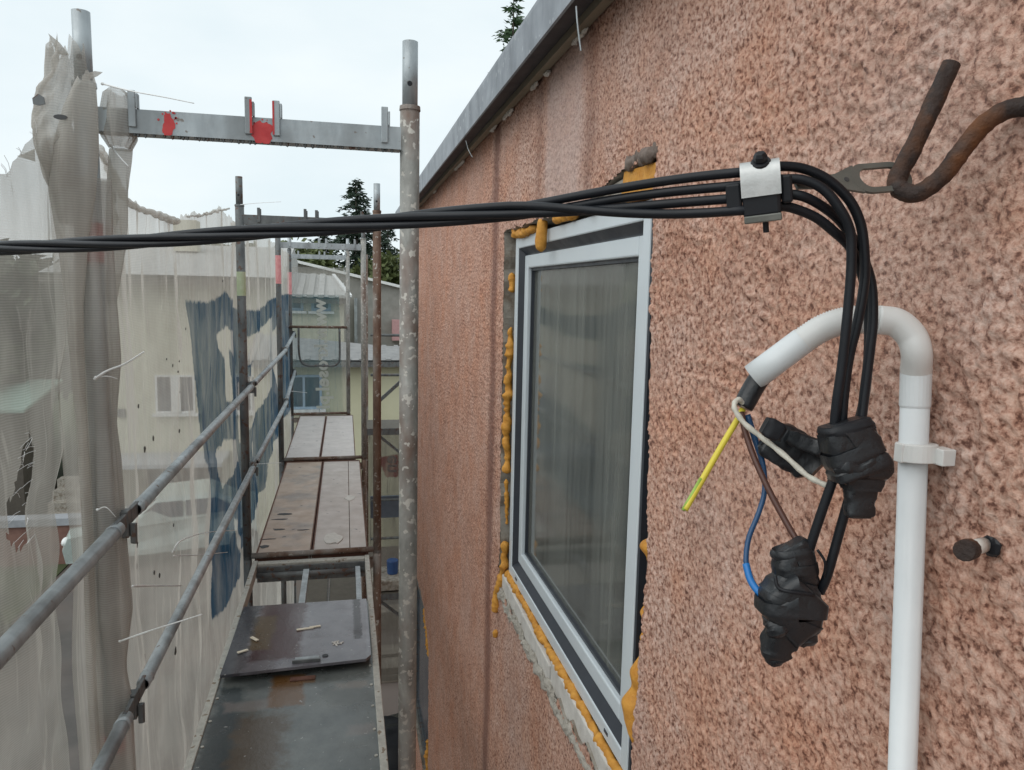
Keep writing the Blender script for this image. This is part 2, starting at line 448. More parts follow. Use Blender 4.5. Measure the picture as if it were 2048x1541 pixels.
def mat_net(name, netc, printc, a0=.50, a1=.78, dirty=(.36,.33,.29), pa=.20):
    m, N, L, B = newmat(name)
    N.remove(B)
    out = [n for n in N if n.type == 'OUTPUT_MATERIAL'][0]
    p = pos(N)
    st = noise(N, L, p, 9, 4, .6, (1.6, 1.6, .18))
    blot = noise(N, L, p, 3.2, 5, .62)
    col = mixc(N, L, ramp(N, L, blot, [(.45, 0.0), (.72, .75)]), netc, dirty)
    at = N.new('ShaderNodeAttribute'); at.attribute_name = 'print'
    fr = mathn(N, L, 'ADD', at.outputs['Fac'], mathn(N, L, 'MULTIPLY', mathn(N, L, 'SUBTRACT', noise(N, L, p, 30, 2), .5), .04))
    pf = N.new('ShaderNodeMapRange'); pf.inputs['From Min'].default_value = -.008; pf.inputs['From Max'].default_value = .008
    L.new(fr, pf.inputs['Value'])
    pm = mathn(N, L, 'MULTIPLY', pf.outputs[0], ramp(N, L, noise(N, L, p, 7, 4, .6, (1,1,.3)), [(.25, .62), (.6, 1.0)]))
    col = mixc(N, L, pm, col, printc)
    # knitted threads: lines a few millimetres apart
    wv = N.new('ShaderNodeTexWave'); wv.wave_type = 'BANDS'; wv.bands_direction = 'Z'
    wv.inputs['Scale'].default_value = 55; wv.inputs['Distortion'].default_value = 1.2; wv.inputs['Detail'].default_value = 1
    L.new(p, wv.inputs['Vector'])
    al = ramp(N, L, st, [(.3, a0), (.72, a1)])
    al = mathn(N, L, 'ADD', al, mathn(N, L, 'MULTIPLY', mathn(N, L, 'SUBTRACT', wv.outputs['Fac'], .5), .14), True)
    al = mathn(N, L, 'ADD', al, mathn(N, L, 'MULTIPLY', pm, pa), True)
    fold = noise(N, L, p, 26, 3, .6, (1.5, 1.5, .05), .3)
    al = mathn(N, L, 'ADD', al, ramp(N, L, fold, [(.60, 0.0), (.68, .20)]), True)
    d = N.new('ShaderNodeBsdfDiffuse'); t = N.new('ShaderNodeBsdfTranslucent'); tr = N.new('ShaderNodeBsdfTransparent')
    L.new(col, d.inputs['Color']); L.new(col, t.inputs['Color'])
    ms = N.new('ShaderNodeMixShader'); ms.inputs[0].default_value = .45
    L.new(d.outputs[0], ms.inputs[1]); L.new(t.outputs[0], ms.inputs[2])
    mm = N.new('ShaderNodeMixShader'); L.new(al, mm.inputs[0]); L.new(tr.outputs[0], mm.inputs[1]); L.new(ms.outputs[0], mm.inputs[2])
    L.new(mm.outputs[0], out.inputs['Surface'])
    return m
NETM = mat_net('off white debris netting', (.60,.58,.53), (.03,.075,.125), .52, .76, (.42,.39,.35))
NETN = mat_net('soiled near netting', (.47,.455,.415), (.03,.075,.125), .53, .77, (.35,.33,.295))
NETW = mat_net('bunched debris netting', (.60,.575,.53), (.04,.1,.15), .50, .84, (.40,.36,.32))
NETT = mat_net('end net with teal print', (.52,.50,.46), (.15,.24,.25), .34, .52, (.40,.38,.34), .04)
LETT = mat_net('pale net lettering', (.64,.64,.58), (.64,.64,.58), .85, .98, (.58,.57,.53))

def mat_glass():
    m, N, L, B = newmat('dusty streaked window glass')
    N.remove(B)
    out = [n for n in N if n.type == 'OUTPUT_MATERIAL'][0]
    p = pos(N)
    fr = N.new('ShaderNodeFresnel'); fr.inputs['IOR'].default_value = 1.5
    tr = N.new('ShaderNodeBsdfTransparent'); tr.inputs['Color'].default_value = (.62,.64,.63,1)
    gl = N.new('ShaderNodeBsdfGlossy'); gl.inputs['Roughness'].default_value = .05
    L.new(ramp(N, L, noise(N, L, p, 5, 3, .5, (1,1,.06)), [(.3, .03), (.7, .13)]), gl.inputs['Roughness'])
    m1 = N.new('ShaderNodeMixShader'); L.new(mathn(N, L, 'ADD', mathn(N, L, 'MULTIPLY', fr.outputs[0], 1.6), .02, True), m1.inputs[0]); L.new(tr.outputs[0], m1.inputs[1]); L.new(gl.outputs[0], m1.inputs[2])
    dust = N.new('ShaderNodeBsdfDiffuse'); dust.inputs['Color'].default_value = (.30,.315,.29,1)
    s1 = noise(N, L, p, 30, 5, .75, (1,1,.03))
    s2 = noise(N, L, p, 9, 4, .6, (1,1,.05))
    sp = noise(N, L, p, 130, 2, .5)
    f = mathn(N, L, 'ADD', ramp(N, L, s1, [(.38, .15), (.76, .44)]), ramp(N, L, s2, [(.45, 0.0), (.78, .20)]))
    f = mathn(N, L, 'ADD', f, ramp(N, L, sp, [(.765, 0.0), (.79, .5)]), True)
    m2 = N.new('ShaderNodeMixShader'); L.new(f, m2.inputs[0]); L.new(m1.outputs[0], m2.inputs[1]); L.new(dust.outputs[0], m2.inputs[2])
    L.new(m2.outputs[0], out.inputs['Surface'])
    return m
GLASS = mat_glass()
ROOM = mat_plain('dim room plaster', (.16,.165,.16), .9)
BGLASS = mat_noisy('dark background window glass', (.02,.035,.06), (.05,.075,.11), 2, (.08,.2), 0, 0)
CREAM = mat_noisy('cream house render', (.56,.54,.42), (.66,.635,.51), 1.2, (.85,.95), 0, .1, patch=(.52,.49,.38), patch_scale=.8, patch_t=.58)
CREAM2 = mat_noisy('yellow cream annex render', (.50,.485,.33), (.58,.56,.40), 1.2, (.85,.95), 0, .1)
GREYW = mat_noisy('grey roughcast house wall', (.23,.225,.205), (.33,.32,.295), 3, (.85,.95), 0, .3)
TILE = mat_noisy('pale concrete roof tile', (.34,.34,.33), (.48,.48,.465), 6, (.7,.9), 0, .2)
TILE_D = mat_noisy('dark annex roof tile', (.19,.19,.19), (.28,.28,.275), 6, (.7,.9), 0, .2)
WHITEP = mat_plain('white painted trim', (.72,.73,.72), .5)
BROWNW = mat_plain('brown eave boards', (.10,.085,.07), .8)
ASPH = mat_noisy('yard and street asphalt', (.06,.056,.052), (.12,.107,.097), .8, (.75,.95), 0, .4, bscale=30, patch=(.15,.115,.098), patch_scale=.16, patch_t=.5)
GRASS = mat_noisy('lawn ground', (.035,.05,.02), (.075,.09,.038), 1.5, (.9,1), 0, .5, bscale=20)
BARK = mat_noisy('tree bark', (.06,.048,.038), (.12,.10,.08), 6, (.85,.95), 0, .5)
def mat_leaf(name, c):
    return mat_noisy(name, tuple(x*.6 for x in c), tuple(x*1.35 for x in c), 1.6, (.6,.8), 0, 0)
CONM = mat_leaf('dark conifer needles', (.020,.040,.022))
CONL = mat_leaf('fresh conifer needles', (.040,.085,.030))
DECM = mat_leaf('olive green leaves', (.085,.105,.030))
DECD = mat_leaf('dark hedge leaves', (.045,.060,.028))

# ------------------------------------------------------------------ ground
g = MB(); g.box(-90, 90, -30, 260, -6.1, -5.8)
o = g.build('street_ground', ASPH); o['kind'] = 'structure'
g = MB(); g.box(-60, -5.6, 6, 60, -5.85, -5.78)
o = g.build('lawn', GRASS); o['kind'] = 'structure'

# ------------------------------------------------------------------ pink house
WX = .52
Y_END = 6.42
house = thing('pink_house', 'pink roughcast house wall with a half finished window, behind the scaffold', 'house', (2.5, 2.5, -5.8))

def ragged(a, b, n, amp, seed):
    rg = random.Random(seed); out = []
    for i in range(n):
        t = i/n
        dx, dy = b[0]-a[0], b[1]-a[1]; l = math.hypot(dx, dy)
        q = rg.uniform(-amp, amp) if i else 0
        out.append((a[0]+dx*t - dy/l*q, a[1]+dy*t + dx/l*q))
    return out
OPEN = (ragged((1.235,-1.00), (1.20,-.50), 14, .008, 1) + ragged((1.20,-.50), (1.243,.165), 16, .003, 2) + ragged((1.243,.165), (1.235,.245), 5, .004, 3)
        + ragged((1.235,.245), (1.37,.235), 6, .006, 4) + ragged((1.37,.235), (1.60,.195), 10, .006, 5) + ragged((1.60,.195), (2.50,.195), 24, .009, 6)
        + ragged((2.50,.195), (2.47,-1.03), 30, .010, 7) + ragged((2.47,-1.03), (1.9,-1.06), 14, .018, 8) + ragged((1.9,-1.06), (1.235,-1.00), 18, .022, 9))
OPEN2 = (ragged((4.64,-3.4), (4.64,-2.36), 14, .012, 11) + ragged((4.64,-2.36), (4.95,-2.18), 6, .02, 12) + ragged((4.95,-2.18), (5.85,-2.16), 12, .012, 13)
         + ragged((5.85,-2.16), (5.85,-3.4), 10, .01, 14) + ragged((5.85,-3.4), (4.64,-3.4), 8, .01, 15))

def build_wall():
    ys = np.concatenate([np.arange(-1.4, .26, .02), np.arange(.26, 1.25, .0030), np.arange(1.25, 2.62, .0055), np.arange(2.62, Y_END-.004, .014), [Y_END]])
    zs = np.concatenate([np.arange(-5.8, -3.42, .06), np.arange(-3.42, -1.2, .02), np.arange(-1.2, -.72, .0065), np.arange(-.72, .578, .0032), [.60]])
    Yg, Zg = np.meshgrid(ys, zs, indexing='ij')
    h = .55*vn(Yg, Zg, 120, 1) + .45*vn(Yg+3, Zg, 250, 2)
    h = np.clip((h-.28)/.5, 0, 1)**1.2
    coarse = vn(Yg, Zg, 9, 3)
    amp = .0046*(.5+.9*coarse)
    X = WX + .0026 - amp*h - .004*(vn(Yg, Zg, 3, 4)-.5)
    nY, nZ = Yg.shape
    V = np.stack([X, Yg, Zg], -1).reshape(-1, 3)
    i, k = np.meshgrid(np.arange(nY-1), np.arange(nZ-1), indexing='ij')
    a = (i*nZ+k).ravel(); Q = np.stack([a, a+1, a+nZ+1, a+nZ], -1)
    cy = .25*(Yg[:-1,:-1]+Yg[1:,:-1]+Yg[:-1,1:]+Yg[1:,1:]).ravel(); cz = .25*(Zg[:-1,:-1]+Zg[1:,:-1]+Zg[:-1,1:]+Zg[1:,1:]).ravel()
    keep = np.ones(len(Q), bool)
    for P in (OPEN, OPEN2):
        P_ = np.array(P); bb = (cy > P_[:,0].min()-.05) & (cy < P_[:,0].max()+.05) & (cz > P_[:,1].min()-.05) & (cz < P_[:,1].max()+.05)
        idx = np.where(bb)[0]
        keep[idx[sdf(P, cy[idx], cz[idx]) > 0]] = False
    Q = Q[keep]
    used = np.unique(Q); remap = np.full(len(V), -1); remap[used] = np.arange(len(used))
    return np_mesh('wall', V[used], remap[Q], WALL, house)
build_wall()
def reveal(P, name, mat, d0, d1):
    m = MB(); n = len(P)
    vs = [(WX+d0, y, z) for y, z in P] + [(WX+d1, y, z) for y, z in P]
    m.add(vs, [(i, (i+1) % n, (i+1) % n+n, i+n) for i in range(n)])
    return m.build(name, mat, house)
reveal(OPEN, 'window_reveal', MORTAR, .0015, .16)
reveal(OPEN2, 'window_reveal', MORTAR, .0015, .16)
m = MB(); m.box(WX-.002, 9, Y_END-.002, Y_END+.012, -5.8, .58); m.build('gable_wall', WALL, house)
m = MB(); m.box(WX+.17, 9, -1.4, Y_END-.03, .50, .56); m.build('ceiling_slab', MORTAR, house)
m = MB(); m.box(3.4, 3.5, -1.4, Y_END-.03, -5.8, .495); m.box(WX+.17, 3.39, -1.4, Y_END-.03, -1.75, -1.62); m.box(WX+.17, 3.39, 3.1, 3.2, -1.61, .495); m.box(WX+.17, 3.39, -1.4, -1.3, -1.61, .495)
m.build('room_shell', ROOM, house)

roof = MB(); roof.box(.445, 9, -1.4, Y_END+.09, .60, .622); roof = roof.build('roof', FASC, house)
m = MB(); m.prism([(.4195,.546),(.424,.544),(.426,.548),(.426,.640),(.419,.640),(.4175,.628)], 'y', -1.4, Y_END+.1); m.build('fascia', FASC, roof)
m = MB(); m.add([(.4265,-1.4,.572),(.4265,Y_END+.1,.572),(.500,Y_END+.1,.582),(.500,-1.4,.582)], [(0,1,2,3)]); m.build('soffit', SOFF, roof)
m = MB(); m.prism([(.490,.562),(.5135,.564),(.5135,.598),(.490,.598)], 'y', -1.4, Y_END+.05); m.build('edge_board', BATT, roof)
# pale mortar lumps left along the joint under the edge board
def crumb(y0, y1, z, seed):
    rg = random.Random(seed); m = MB(); n = max(3, int((y1-y0)/.02))
    for i in range(n):
        y = y0+(y1-y0)*(i+.5)/n
        m.blob((.511, y, z+rg.uniform(-.003,.003)), (.006, (y1-y0)/n*.75, rg.uniform(.004,.009)), 7, 5, .3, rg)
    return m.build('mortar_lump', MORTW, roof)
for j, (a, b, z) in enumerate([(3.35,3.62,.562), (2.36,2.50,.560), (2.62,2.72,.563), (1.93,1.97,.556), (4.4,4.5,.562), (2.05,2.12,.560), (1.62,1.72,.561)]):
    crumb(a, b, z, 40+j)

# ---- window: frame proud, sash set back
FX = .545
Y0, Y1w, Z0, Z1 = 1.308, 2.425, -.962, .172
win = MB()
def rect_ring(m, x0, x1, y0, y1, z0, z1, w):
    m.box(x0, x1, y0, y0+w, z0, z1); m.box(x0, x1, y1-w, y1, z0, z1)
    m.box(x0, x1, y0+w, y1-w, z0, z0+w); m.box(x0, x1, y0+w, y1-w, z1-w, z1)
rect_ring(win, FX, FX+.075, Y0, Y1w, Z0, Z1, .036)
win = win.build('window', FRAMEP, house, bevel=.003)
m = MB(); rect_ring(m, FX+.022, FX+.07, Y0+.0365, Y1w-.0365, Z0+.0365, Z1-.0365, .022); m.build('gasket', GASK, win)
# splayed inner faces of the frame, dark foil
m = MB()
a0, a1, b0, b1 = Y0+.0345, Y1w-.0345, Z0+.0345, Z1-.0345
c0, c1, d0, d1 = Y0+.056, Y1w-.056, Z0+.056, Z1-.056
vs = [(FX+.002,a0,b0),(FX+.002,a1,b0),(FX+.002,a1,b1),(FX+.002,a0,b1),(FX+.0215,c0,d0),(FX+.0215,c1,d0),(FX+.0215,c1,d1),(FX+.0215,c0,d1)]
m.add(vs, [(0,1,5,4),(1,2,6,5),(2,3,7,6),(3,0,4,7)]); m.build('rebate', GASK, win)
m = MB(); rect_ring(m, FX+.018, FX+.068, Y0+.059, Y1w-.059, Z0+.059, Z1-.059, .040); sash = m.build('sash', FRAMEP, win, bevel=.004)
m = MB(); rect_ring(m, FX+.030, FX+.066, Y0+.0995, Y1w-.0995, Z0+.0995, Z1-.0995, .008); m.build('glazing_seal', GASK, win)
m = MB(); m.box(FX+.040, FX+.044, Y0+.104, Y1w-.104, Z0+.104, Z1-.104); m.build('pane', GLASS, win)
for (y, z) in ((2.30,-.945), (1.42,-.945)):
    m = MB(); m.box(FX-.0015, FX+.001, y, y+.022, z, z+.007); m.build('drain_slot', GASK, win)

# ---- aerated blocks under the window, foam around it
for j, (a, b, t) in enumerate([(2.455,2.16,.0), (2.15,1.83,-.006), (1.82,1.27,.004)]):
    m = MB(); m.prism([(a,-1.045),(b,-1.05),(b-.004,-.985+t),(a+.002,-.978+t)], 'x', .528+t*.3, .66); m.build('sill_block', AAC, house, bevel=.004, fix=True)
rg = random.Random(21)
m = MB()
for i in range(40):
    y = 2.46-(2.46-1.24)*i/40; m.blob((.523, y, -1.052+rg.uniform(-.012,.012)), (.010, rg.uniform(.018,.035), rg.uniform(.010,.022)), 8, 6, .30, rg)
m.build('broken_plaster_edge', mat_noisy('crumbled plaster edge', (.27,.25,.215), (.44,.41,.36), 30, (.85,.95), 0, .6), house)
def foam(pts, r, seed, step=.004, amp=.3, x=None, n=14):
    """bead of squeezed-out foam: a lumpy tube with an uneven skin"""
    rg = random.Random(seed); m = MB(); P = [Vector(p) for p in pts]; C = []
    for a, b in zip(P, P[1:]):
        k = max(2, int((b-a).length/step)); C += [a+(b-a)*(i/k) for i in range(k)]
    C.append(P[-1]); M_ = len(C); d = (P[-1]-P[0]).normalized(); a = d.cross(Vector((1,0,0))).normalized(); b = d.cross(a)
    idx = np.arange(M_)*step
    big = vn(idx, idx*0+seed, 1/(r*2.2), 70); fine = vn(idx, idx*0+seed+9, 1/(r*.8), 71)
    vs = []
    for i, p in enumerate(C):
        end = min(1, (min(i, M_-1-i)+.15)*step/(r*1.1)); end = math.sqrt(max(.02, 1-(1-end)**2))
        q = r*(.45+.85*big[i]+.30*fine[i])*end
        p = p+a*(big[i]-.5)*r*.8+b*(fine[i]-.5)*r*.5
        for k in range(n):
            th = 2*math.pi*k/n
            s_ = 1+.55*(float(vn(np.array([math.cos(th)*1.6+seed]), np.array([math.sin(th)*1.6+idx[i]/(r*1.1)]), 1.0, 72)[0])-.5)
            vs.append(p+(a*math.cos(th)+b*math.sin(th))*q*s_)
    fs = [(i*n+k, i*n+(k+1) % n, (i+1)*n+(k+1) % n, (i+1)*n+k) for i in range(M_-1) for k in range(n)]
    fs += [tuple(range(n-1,-1,-1)), tuple((M_-1)*n+k for k in range(n))]
    m.add(vs, fs)
    return m.build('foam_bead', FOAM, house, smooth=True, fix=True)
foam([(.540,2.452,-.12),(.537,2.456,-.30),(.535,2.462,-.46),(.540,2.455,-.62)], .013, 31)
foam([(.536,2.452,-.64),(.541,2.450,-.80)], .006, 32)
foam([(.538,2.452,-.86),(.533,2.455,-.96),(.525,2.472,-1.02),(.518,2.48,-1.06)], .013, 33)
foam([(.541,2.452,.06),(.543,2.45,-.005)], .009, 34)
foam([(.545,2.45,-.970),(.545,2.0,-.976),(.543,1.6,-.975),(.545,1.30,-.977)], .0115, 35)
foam([(.541,2.43,.184),(.536,2.28,.178),(.541,2.15,.186)], .013, 36)
foam([(.536,1.92,.186),(.536,1.74,.186)], .011, 37)
foam([(.534,1.655,.188),(.534,1.60,.186)], .012, 38)
m = MB(); m.tube(spline([(.528,2.02,.195),(.526,2.02,.165),(.524,2.02,.135),(.526,2.02,.108)], 5), [.012,.014,.0145,.0145,.015,.0155,.0155,.0155,.016,.0165,.0165,.016,.015,.014,.010,.003], 10); m.build('foam_drip', FOAM, house, smooth=True)
foam([(.556,1.232,-.440),(.556,1.232,-.515)], .024, 41)
foam([(.556,1.228,-.565),(.556,1.232,-.665)], .029, 42)
foam([(.556,1.238,-.650),(.552,1.252,-.85)], .036, 43)
m = MB(); m.box(.5475, .62, 1.296, 1.3075, -.962, .172); m.build('dark_gap_strip', GASK, house)  # black strip added along the frame side so the gap reads as dark
m = MB(); m.prism([(1.415,.176),(1.245,.178),(1.247,.226),(1.40,.232)], 'x', .524, .60); m.build('foam_wedge', FOAM, house, bevel=.002, fix=True)
m = MB(); rg = random.Random(5)
for i in range(9): m.blob((.520+rg.uniform(-.004,.01), 1.245+i*.016, .243+rg.uniform(-.004,.006)), (.010,.016,.014), 12, 9, .16, rg)
m.build('mortar_patch', mat_noisy('dark brown mortar', (.10,.075,.06), (.23,.185,.16), 60, (.8,.95), 0, .6), house, smooth=True)
m = MB(); m.prism([(1.38,.186),(1.86,.182),(1.80,.196),(1.40,.222)], 'x', .530, .62); m.build('lintel_strip', MORTAR, house, fix=True)
foam([(.514,2.478,-1.04),(.514,2.482,-1.13)], .011, 44)
foam([(.515,2.485,-1.195),(.515,2.485,-1.225)], .008, 45)

# ---- lower window near the corner
w2 = MB(); rect_ring(w2, .535, .60, 4.72, 5.80, -3.36, -2.22, .06); w2 = w2.build('window', GALV_D, house)
m = MB(); m.box(.552, .556, 4.78, 5.74, -3.30, -2.28); m.build('pane', BGLASS, w2)
foam([(.528,4.68,-2.40),(.524,4.80,-2.30),(.53,5.0,-2.21)], .014, 46)
foam([(.53,4.70,-3.0),(.53,4.70,-3.35)], .018, 47)

# ------------------------------------------------------------------ scaffold
XL, XR = -.571, .159
ZT = .39                                   # top of transom
ZD = -1.61                                 # deck level
FY = [1.93, 4.50, 7.07, 9.64]
def make_frame(i, y, xl, xr, label, top=True, mats=(GALV, GALV_M, GALV), zt=ZT):
    zb = zt-2.0
    t = thing('scaffold_portal', label, 'scaffold', ((xl+xr)/2, y, zb), 'facade scaffold frames')
    for s, x, mt in ((-1, xl, mats[0]), (1, xr, mats[1])):
        m = MB(); m.cyl((x,y,zb+.003), (x,y,zt+.053), .02415, 20); post = m.build('post', mt, t, smooth=False, bevel=.0)
        post.data.polygons.foreach_set('use_smooth', [len(p.vertices) == 4 for p in post.data.polygons])
        if top:
            m = MB(); m.cyl((x,y,zt+.0535), (x,y,zt+.207), .0190, 18); sp = m.build('spigot', mats[2] if s < 0 else GALV, post)
            sp.data.polygons.foreach_set('use_smooth', [len(p.vertices) == 4 for p in sp.data.polygons])
            m = MB(); m.cyl((x-.002,y-.0192,zt+.105), (x-.002,y-.0188,zt+.105), .0062, 12); m.build('pin_hole', PLASTIC, post)
            m = MB(); m.tube([(x,y,zt+.045),(x,y,zt+.0555)], [.0262,.0252], 18); m.build('collar', mt, post)
        for dz in (1.04, .57):              # wedge housings that hold the guardrails
            if s < 0:
                m = MB(); m.box(x+.022, x+.056, y-.016, y+.016, zb+dz-.045, zb+dz+.022); m.build('rail_pocket', GALV_D, post, bevel=.003)
    # U-profile transom with an open top
    m = MB(); xa, xb = xl+.0235, xr-.0235
    m.box(xa, xb, y-.0245, y-.0215, zt-.053, zt); m.box(xa, xb, y+.0215, y+.0245, zt-.053, zt); m.box(xa, xb, y-.0212, y+.0212, zt-.053, zt-.050)
    tr = m.build('transom', mats[2], t)
    return t, tr
LAB = ['grey scaffold frame with red paint splashes on its top transom',
       'second scaffold frame, where the blue printed net begins',
       'third scaffold frame behind the tan plywood decks',
       'last scaffold frame at the far end with the hooped end guardrail']
XO = [(-.571,.159), (-.571,.183), (-.580,.166), (-.66,.035)]
frames = []
for i, y in enumerate(FY):
    mats = (GALV, GALV_M, GALV) if i == 0 else ((GALV_D, RUSTY, GALV_D) if i == 1 else (GALV_D, GALV_M, GALV))
    t, tr = make_frame(i, y, XO[i][0], XO[i][1], LAB[i], True, mats)
    frames.append(t)
    # deck claws: pairs of upright flats on the transom
    for j, x in enumerate((-.467, -.217, -.155, .096)):
        x = x + (XO[i][0]-XO[0][0])
        m = MB(); m.box(x-.008, x+.008, y-.0305, y-.0248, ZT-.040, ZT+.040+.004*(j % 2)); m.box(x+.0082, x+.013, y-.0305, y-.012, ZT+.0005, ZT+.034)
        c = m.build('deck_claw', mats[2], tr, bevel=.0015)
        if i == 0 and j in (1, 2):
            s = 1 if j == 1 else -1
            m = MB(); m.box(x+s*.003 if s > 0 else x-.0084, x+.0084 if s > 0 else x-.004, y-.0313, y-.0308, ZT-.038, ZT+.038); m.build('red_paint', REDP, c)
def splash(name, cx, cz, y, rx, rz, seed, mat, parent, flat=False):
    rg = random.Random(seed); n = 34; pts = []
    for k in range(n):
        th = 2*math.pi*k/n; q = .62+.55*float(vn(np.array([math.cos(th)*1.3+seed]), np.array([math.sin(th)*1.3+3]), 1.7, 80)[0])+rg.uniform(-.06,.06)
        z = cz+rz*math.sin(th)*q
        pts.append((cx+rx*math.cos(th)*q, max(z, cz-rz*.72)))
    m = MB(); m.prism(pts, 'y', y-.0006, y); 
    for k in range(10):
        th = rg.uniform(0, 6.28); q = rg.uniform(1.0,1.5); s = rg.uniform(.001,.003); px, pz = cx+rx*math.cos(th)*q, cz+abs(rz*math.sin(th))*q*.8
        m.prism([(px+s*math.cos(a), pz+s*math.sin(a)) for a in (0,1.05,2.1,3.14,4.2,5.2)], 'y', y-.0006, y)
    return m.build(name, mat, parent, fix=True)
tr0 = [c for c in frames[0].children if c.name.startswith('transom')][0]
splash('red_paint', -.392, .358, FY[0]-.0246, .015, .030, 3, REDP, tr0)
splash('red_paint', -.186, .355, FY[0]-.0246, .024, .033, 4, REDP, tr0)
# rain drops hanging along the lower edge of the near transom
m = MB(); rg = random.Random(9)
x = -.50
while x < .12:
    m.blob((x, FY[0]-.018, ZT-.0545), (.0042, .0042, rg.uniform(.004,.0085)), 6, 4, .05, rg); x += rg.uniform(.006,.022)
m.build('rain_drops', GALV_D, tr0, kind='stuff')
# rain drops and tape marks on posts
p0 = [c for c in frames[0].children if c.name.startswith('post')]
m = MB(); m.cyl((XL,FY[0],.045), (XL,FY[0],.135), .0246, 18); m.build('red_sleeve', REDP, p0[0])
m = MB(); m.cyl((XL,FY[0],-1.165), (XL,FY[0],-1.12), .0246, 18); m.build('red_sleeve', REDP, p0[0])
p1 = [c for c in frames[1].children if c.name.startswith('post')]
m = MB(); m.cyl((XO[1][0],4.5,-.06), (XO[1][0],4.5,.075), .0246, 16); m.build('marking_tape', LIMEP, p1[0])
for k, nm in ((2, 'third'), (3, 'last')):
    pk = [c for c in frames[k].children if c.name.startswith('post')]
    m = MB(); m.cyl((XO[k][0],FY[k],.02 if k == 2 else -.10), (XO[k][0],FY[k],.27 if k == 2 else .17), .0246, 16); m.build('marking_tape', PINKP, pk[0])
# lower lifts
LOW = {0: 'first scaffold frame of the lower lift, under the wet hatch platform', 1: 'second scaffold frame of the lower lift, under the hatch end', 2: 'third scaffold frame of the lower lift, under the tan decks', 3: 'last scaffold frame of the lower lift, under the far decks'}
for i, y in enumerate(FY):
    for lift, zt in enumerate((ZD-.03, ZD-2.03)):
        lab = LOW[i] if lift == 0 else LOW[i].replace('lower lift', 'ground lift')
        t, tr = make_frame(i, y, XO[i][0], XO[i][1], lab, False, (GALV_D, RUSTY if i else GALV_M, RUSTY), zt)

# guardrails
def rail(name, p0, p1, label, mat=GALV, r=.0168):
    t = thing(name, label, 'guardrail', p0, 'long guardrails')
    p0, p1 = Vector(p0), Vector(p1); d = (p1-p0).normalized()
    m = MB(); m.tube([p0+d*.06, p1-d*.06], r, 16); b = m.build('tube', mat, t, smooth=True)
    for e, s in ((p0, 1), (p1, -1)):        # flattened ends hanging in the pockets
        m = MB(); m.bar(e+d*s*.004, e+d*s*.075, .010, .036); m.build('flattened_end', GALV_D, t, bevel=.002)
        m = MB(); m.tube([e+d*s*.060, e+d*s*.10], [r*.8, r*1.12], 16); m.build('end_neck', mat, t, smooth=True)
    return t
BN = ['bay before the red splashed frame', 'bay above the hatch platform', 'bay above the tan plywood decks', 'bay above the pale far decks']
YB = [-.64] + FY
for b in range(4):
    for k, dz in enumerate((1.04, .57)):
        z = ZD+dz
        x0 = -.521 if b != 3 else -.53
        x1 = -.521 if b != 3 else -.61
        rail('guardrail', (x0, YB[b]+.018, z), (x1, YB[b+1]-.018, z), ('upper' if k == 0 else 'lower')+' steel guardrail tube in the '+BN[b])
# toggles (wedges) standing out of the pockets
for i, y in enumerate(FY):
    for dz in (1.04, .57):
        m = MB(); m.prism([(y-.008, ZD+dz-.060), (y+.010, ZD+dz-.068), (y+.014, ZD+dz-.015), (y-.008, ZD+dz-.010)], 'x', XO[i][0]+.057, XO[i][0]+.069)
        tag(m.build('wedge', GALV_D, bevel=.002, fix=True), ('upper' if dz > 1 else 'lower')+' rusty locking wedge hanging at '+['the red splashed frame', 'the second scaffold frame', 'the third scaffold frame', 'the last scaffold frame'][i], 'wedge', 'guardrail wedges')

# hooped end guardrail
t = thing('end_guardrail', 'hooped end guardrail closing the far end of the scaffold', 'guardrail', (-.3, 9.60, -.98))
m = MB(); m.cyl((-.72,9.60,-.495), (.02,9.60,-.495), .0168, 14); m.build('top_tube', RUSTY, t, smooth=True)
m = MB(); m.tube(spline([(-.56,9.60,-.50),(-.56,9.60,-.80),(-.53,9.60,-.93),(-.45,9.60,-.975),(-.30,9.60,-.975),(-.15,9.60,-.975),(-.09,9.60,-.94),(-.07,9.60,-.86),(-.07,9.60,-.50)], 6), .0135, 10); m.build('hoop', GALV_D, t, smooth=True)

# ------------------------------------------------------------------ decks
def wavy_edge_panel(m, x0, x1, y0, y1, z0, z1): m.box(x0, x1, y0, y1, z0, z1)
hp = thing('hatch_platform', 'wet grey plywood platform with an open access hatch', 'scaffold deck', (-.2, 3.2, ZD-.06))
m = MB(); m.box(-.508, .106, 1.96, 3.78, ZD-.012, ZD); m.build('panel', PLY_W, hp)
for x in (-.522, .120):
    m = MB(); m.box(x-.014, x+.014, 1.95, 4.46, ZD-.055, ZD+.007); m.build('side_rail', ALU, hp, bevel=.003)
    for j in range(9):
        y = 2.3+j*.16; s = 1 if x < 0 else -1
        m = MB(); m.cyl((x+s*.024,y,ZD-.001), (x+s*.024,y,ZD+.003), .006, 8); m.build('rivet', ALU, hp)
m = MB(); m.box(-.507, .105, 4.405, 4.455, ZD-.055, ZD+.004); m.build('end_beam', ALU, hp, bevel=.003)
m = MB(); m.box(-.507, .105, 4.385, 4.402, ZD-.10, ZD-.01); m.build('end_lip', GALV_D, hp)
m = MB(); m.cyl((-.507,4.36,ZD-.05), (.105,4.36,ZD-.05), .016, 12); m.build('cross_tube', GALV_D, hp, smooth=True)
m = MB(); m.box(-.245, -.213, 3.79, 4.35, ZD-.05, ZD-.02); m.build('hatch_bar', GALV, hp)
m = MB(); m.box(.050, .077, 3.79, 4.35, ZD-.05, ZD-.02); m.build('hatch_bar', GALV, hp)
m = MB(); m.box(-.507, .105, 3.782, 3.80, ZD-.05, ZD-.012); m.build('hinge_beam', GALV_D, hp)
lid = MB()
vs = []
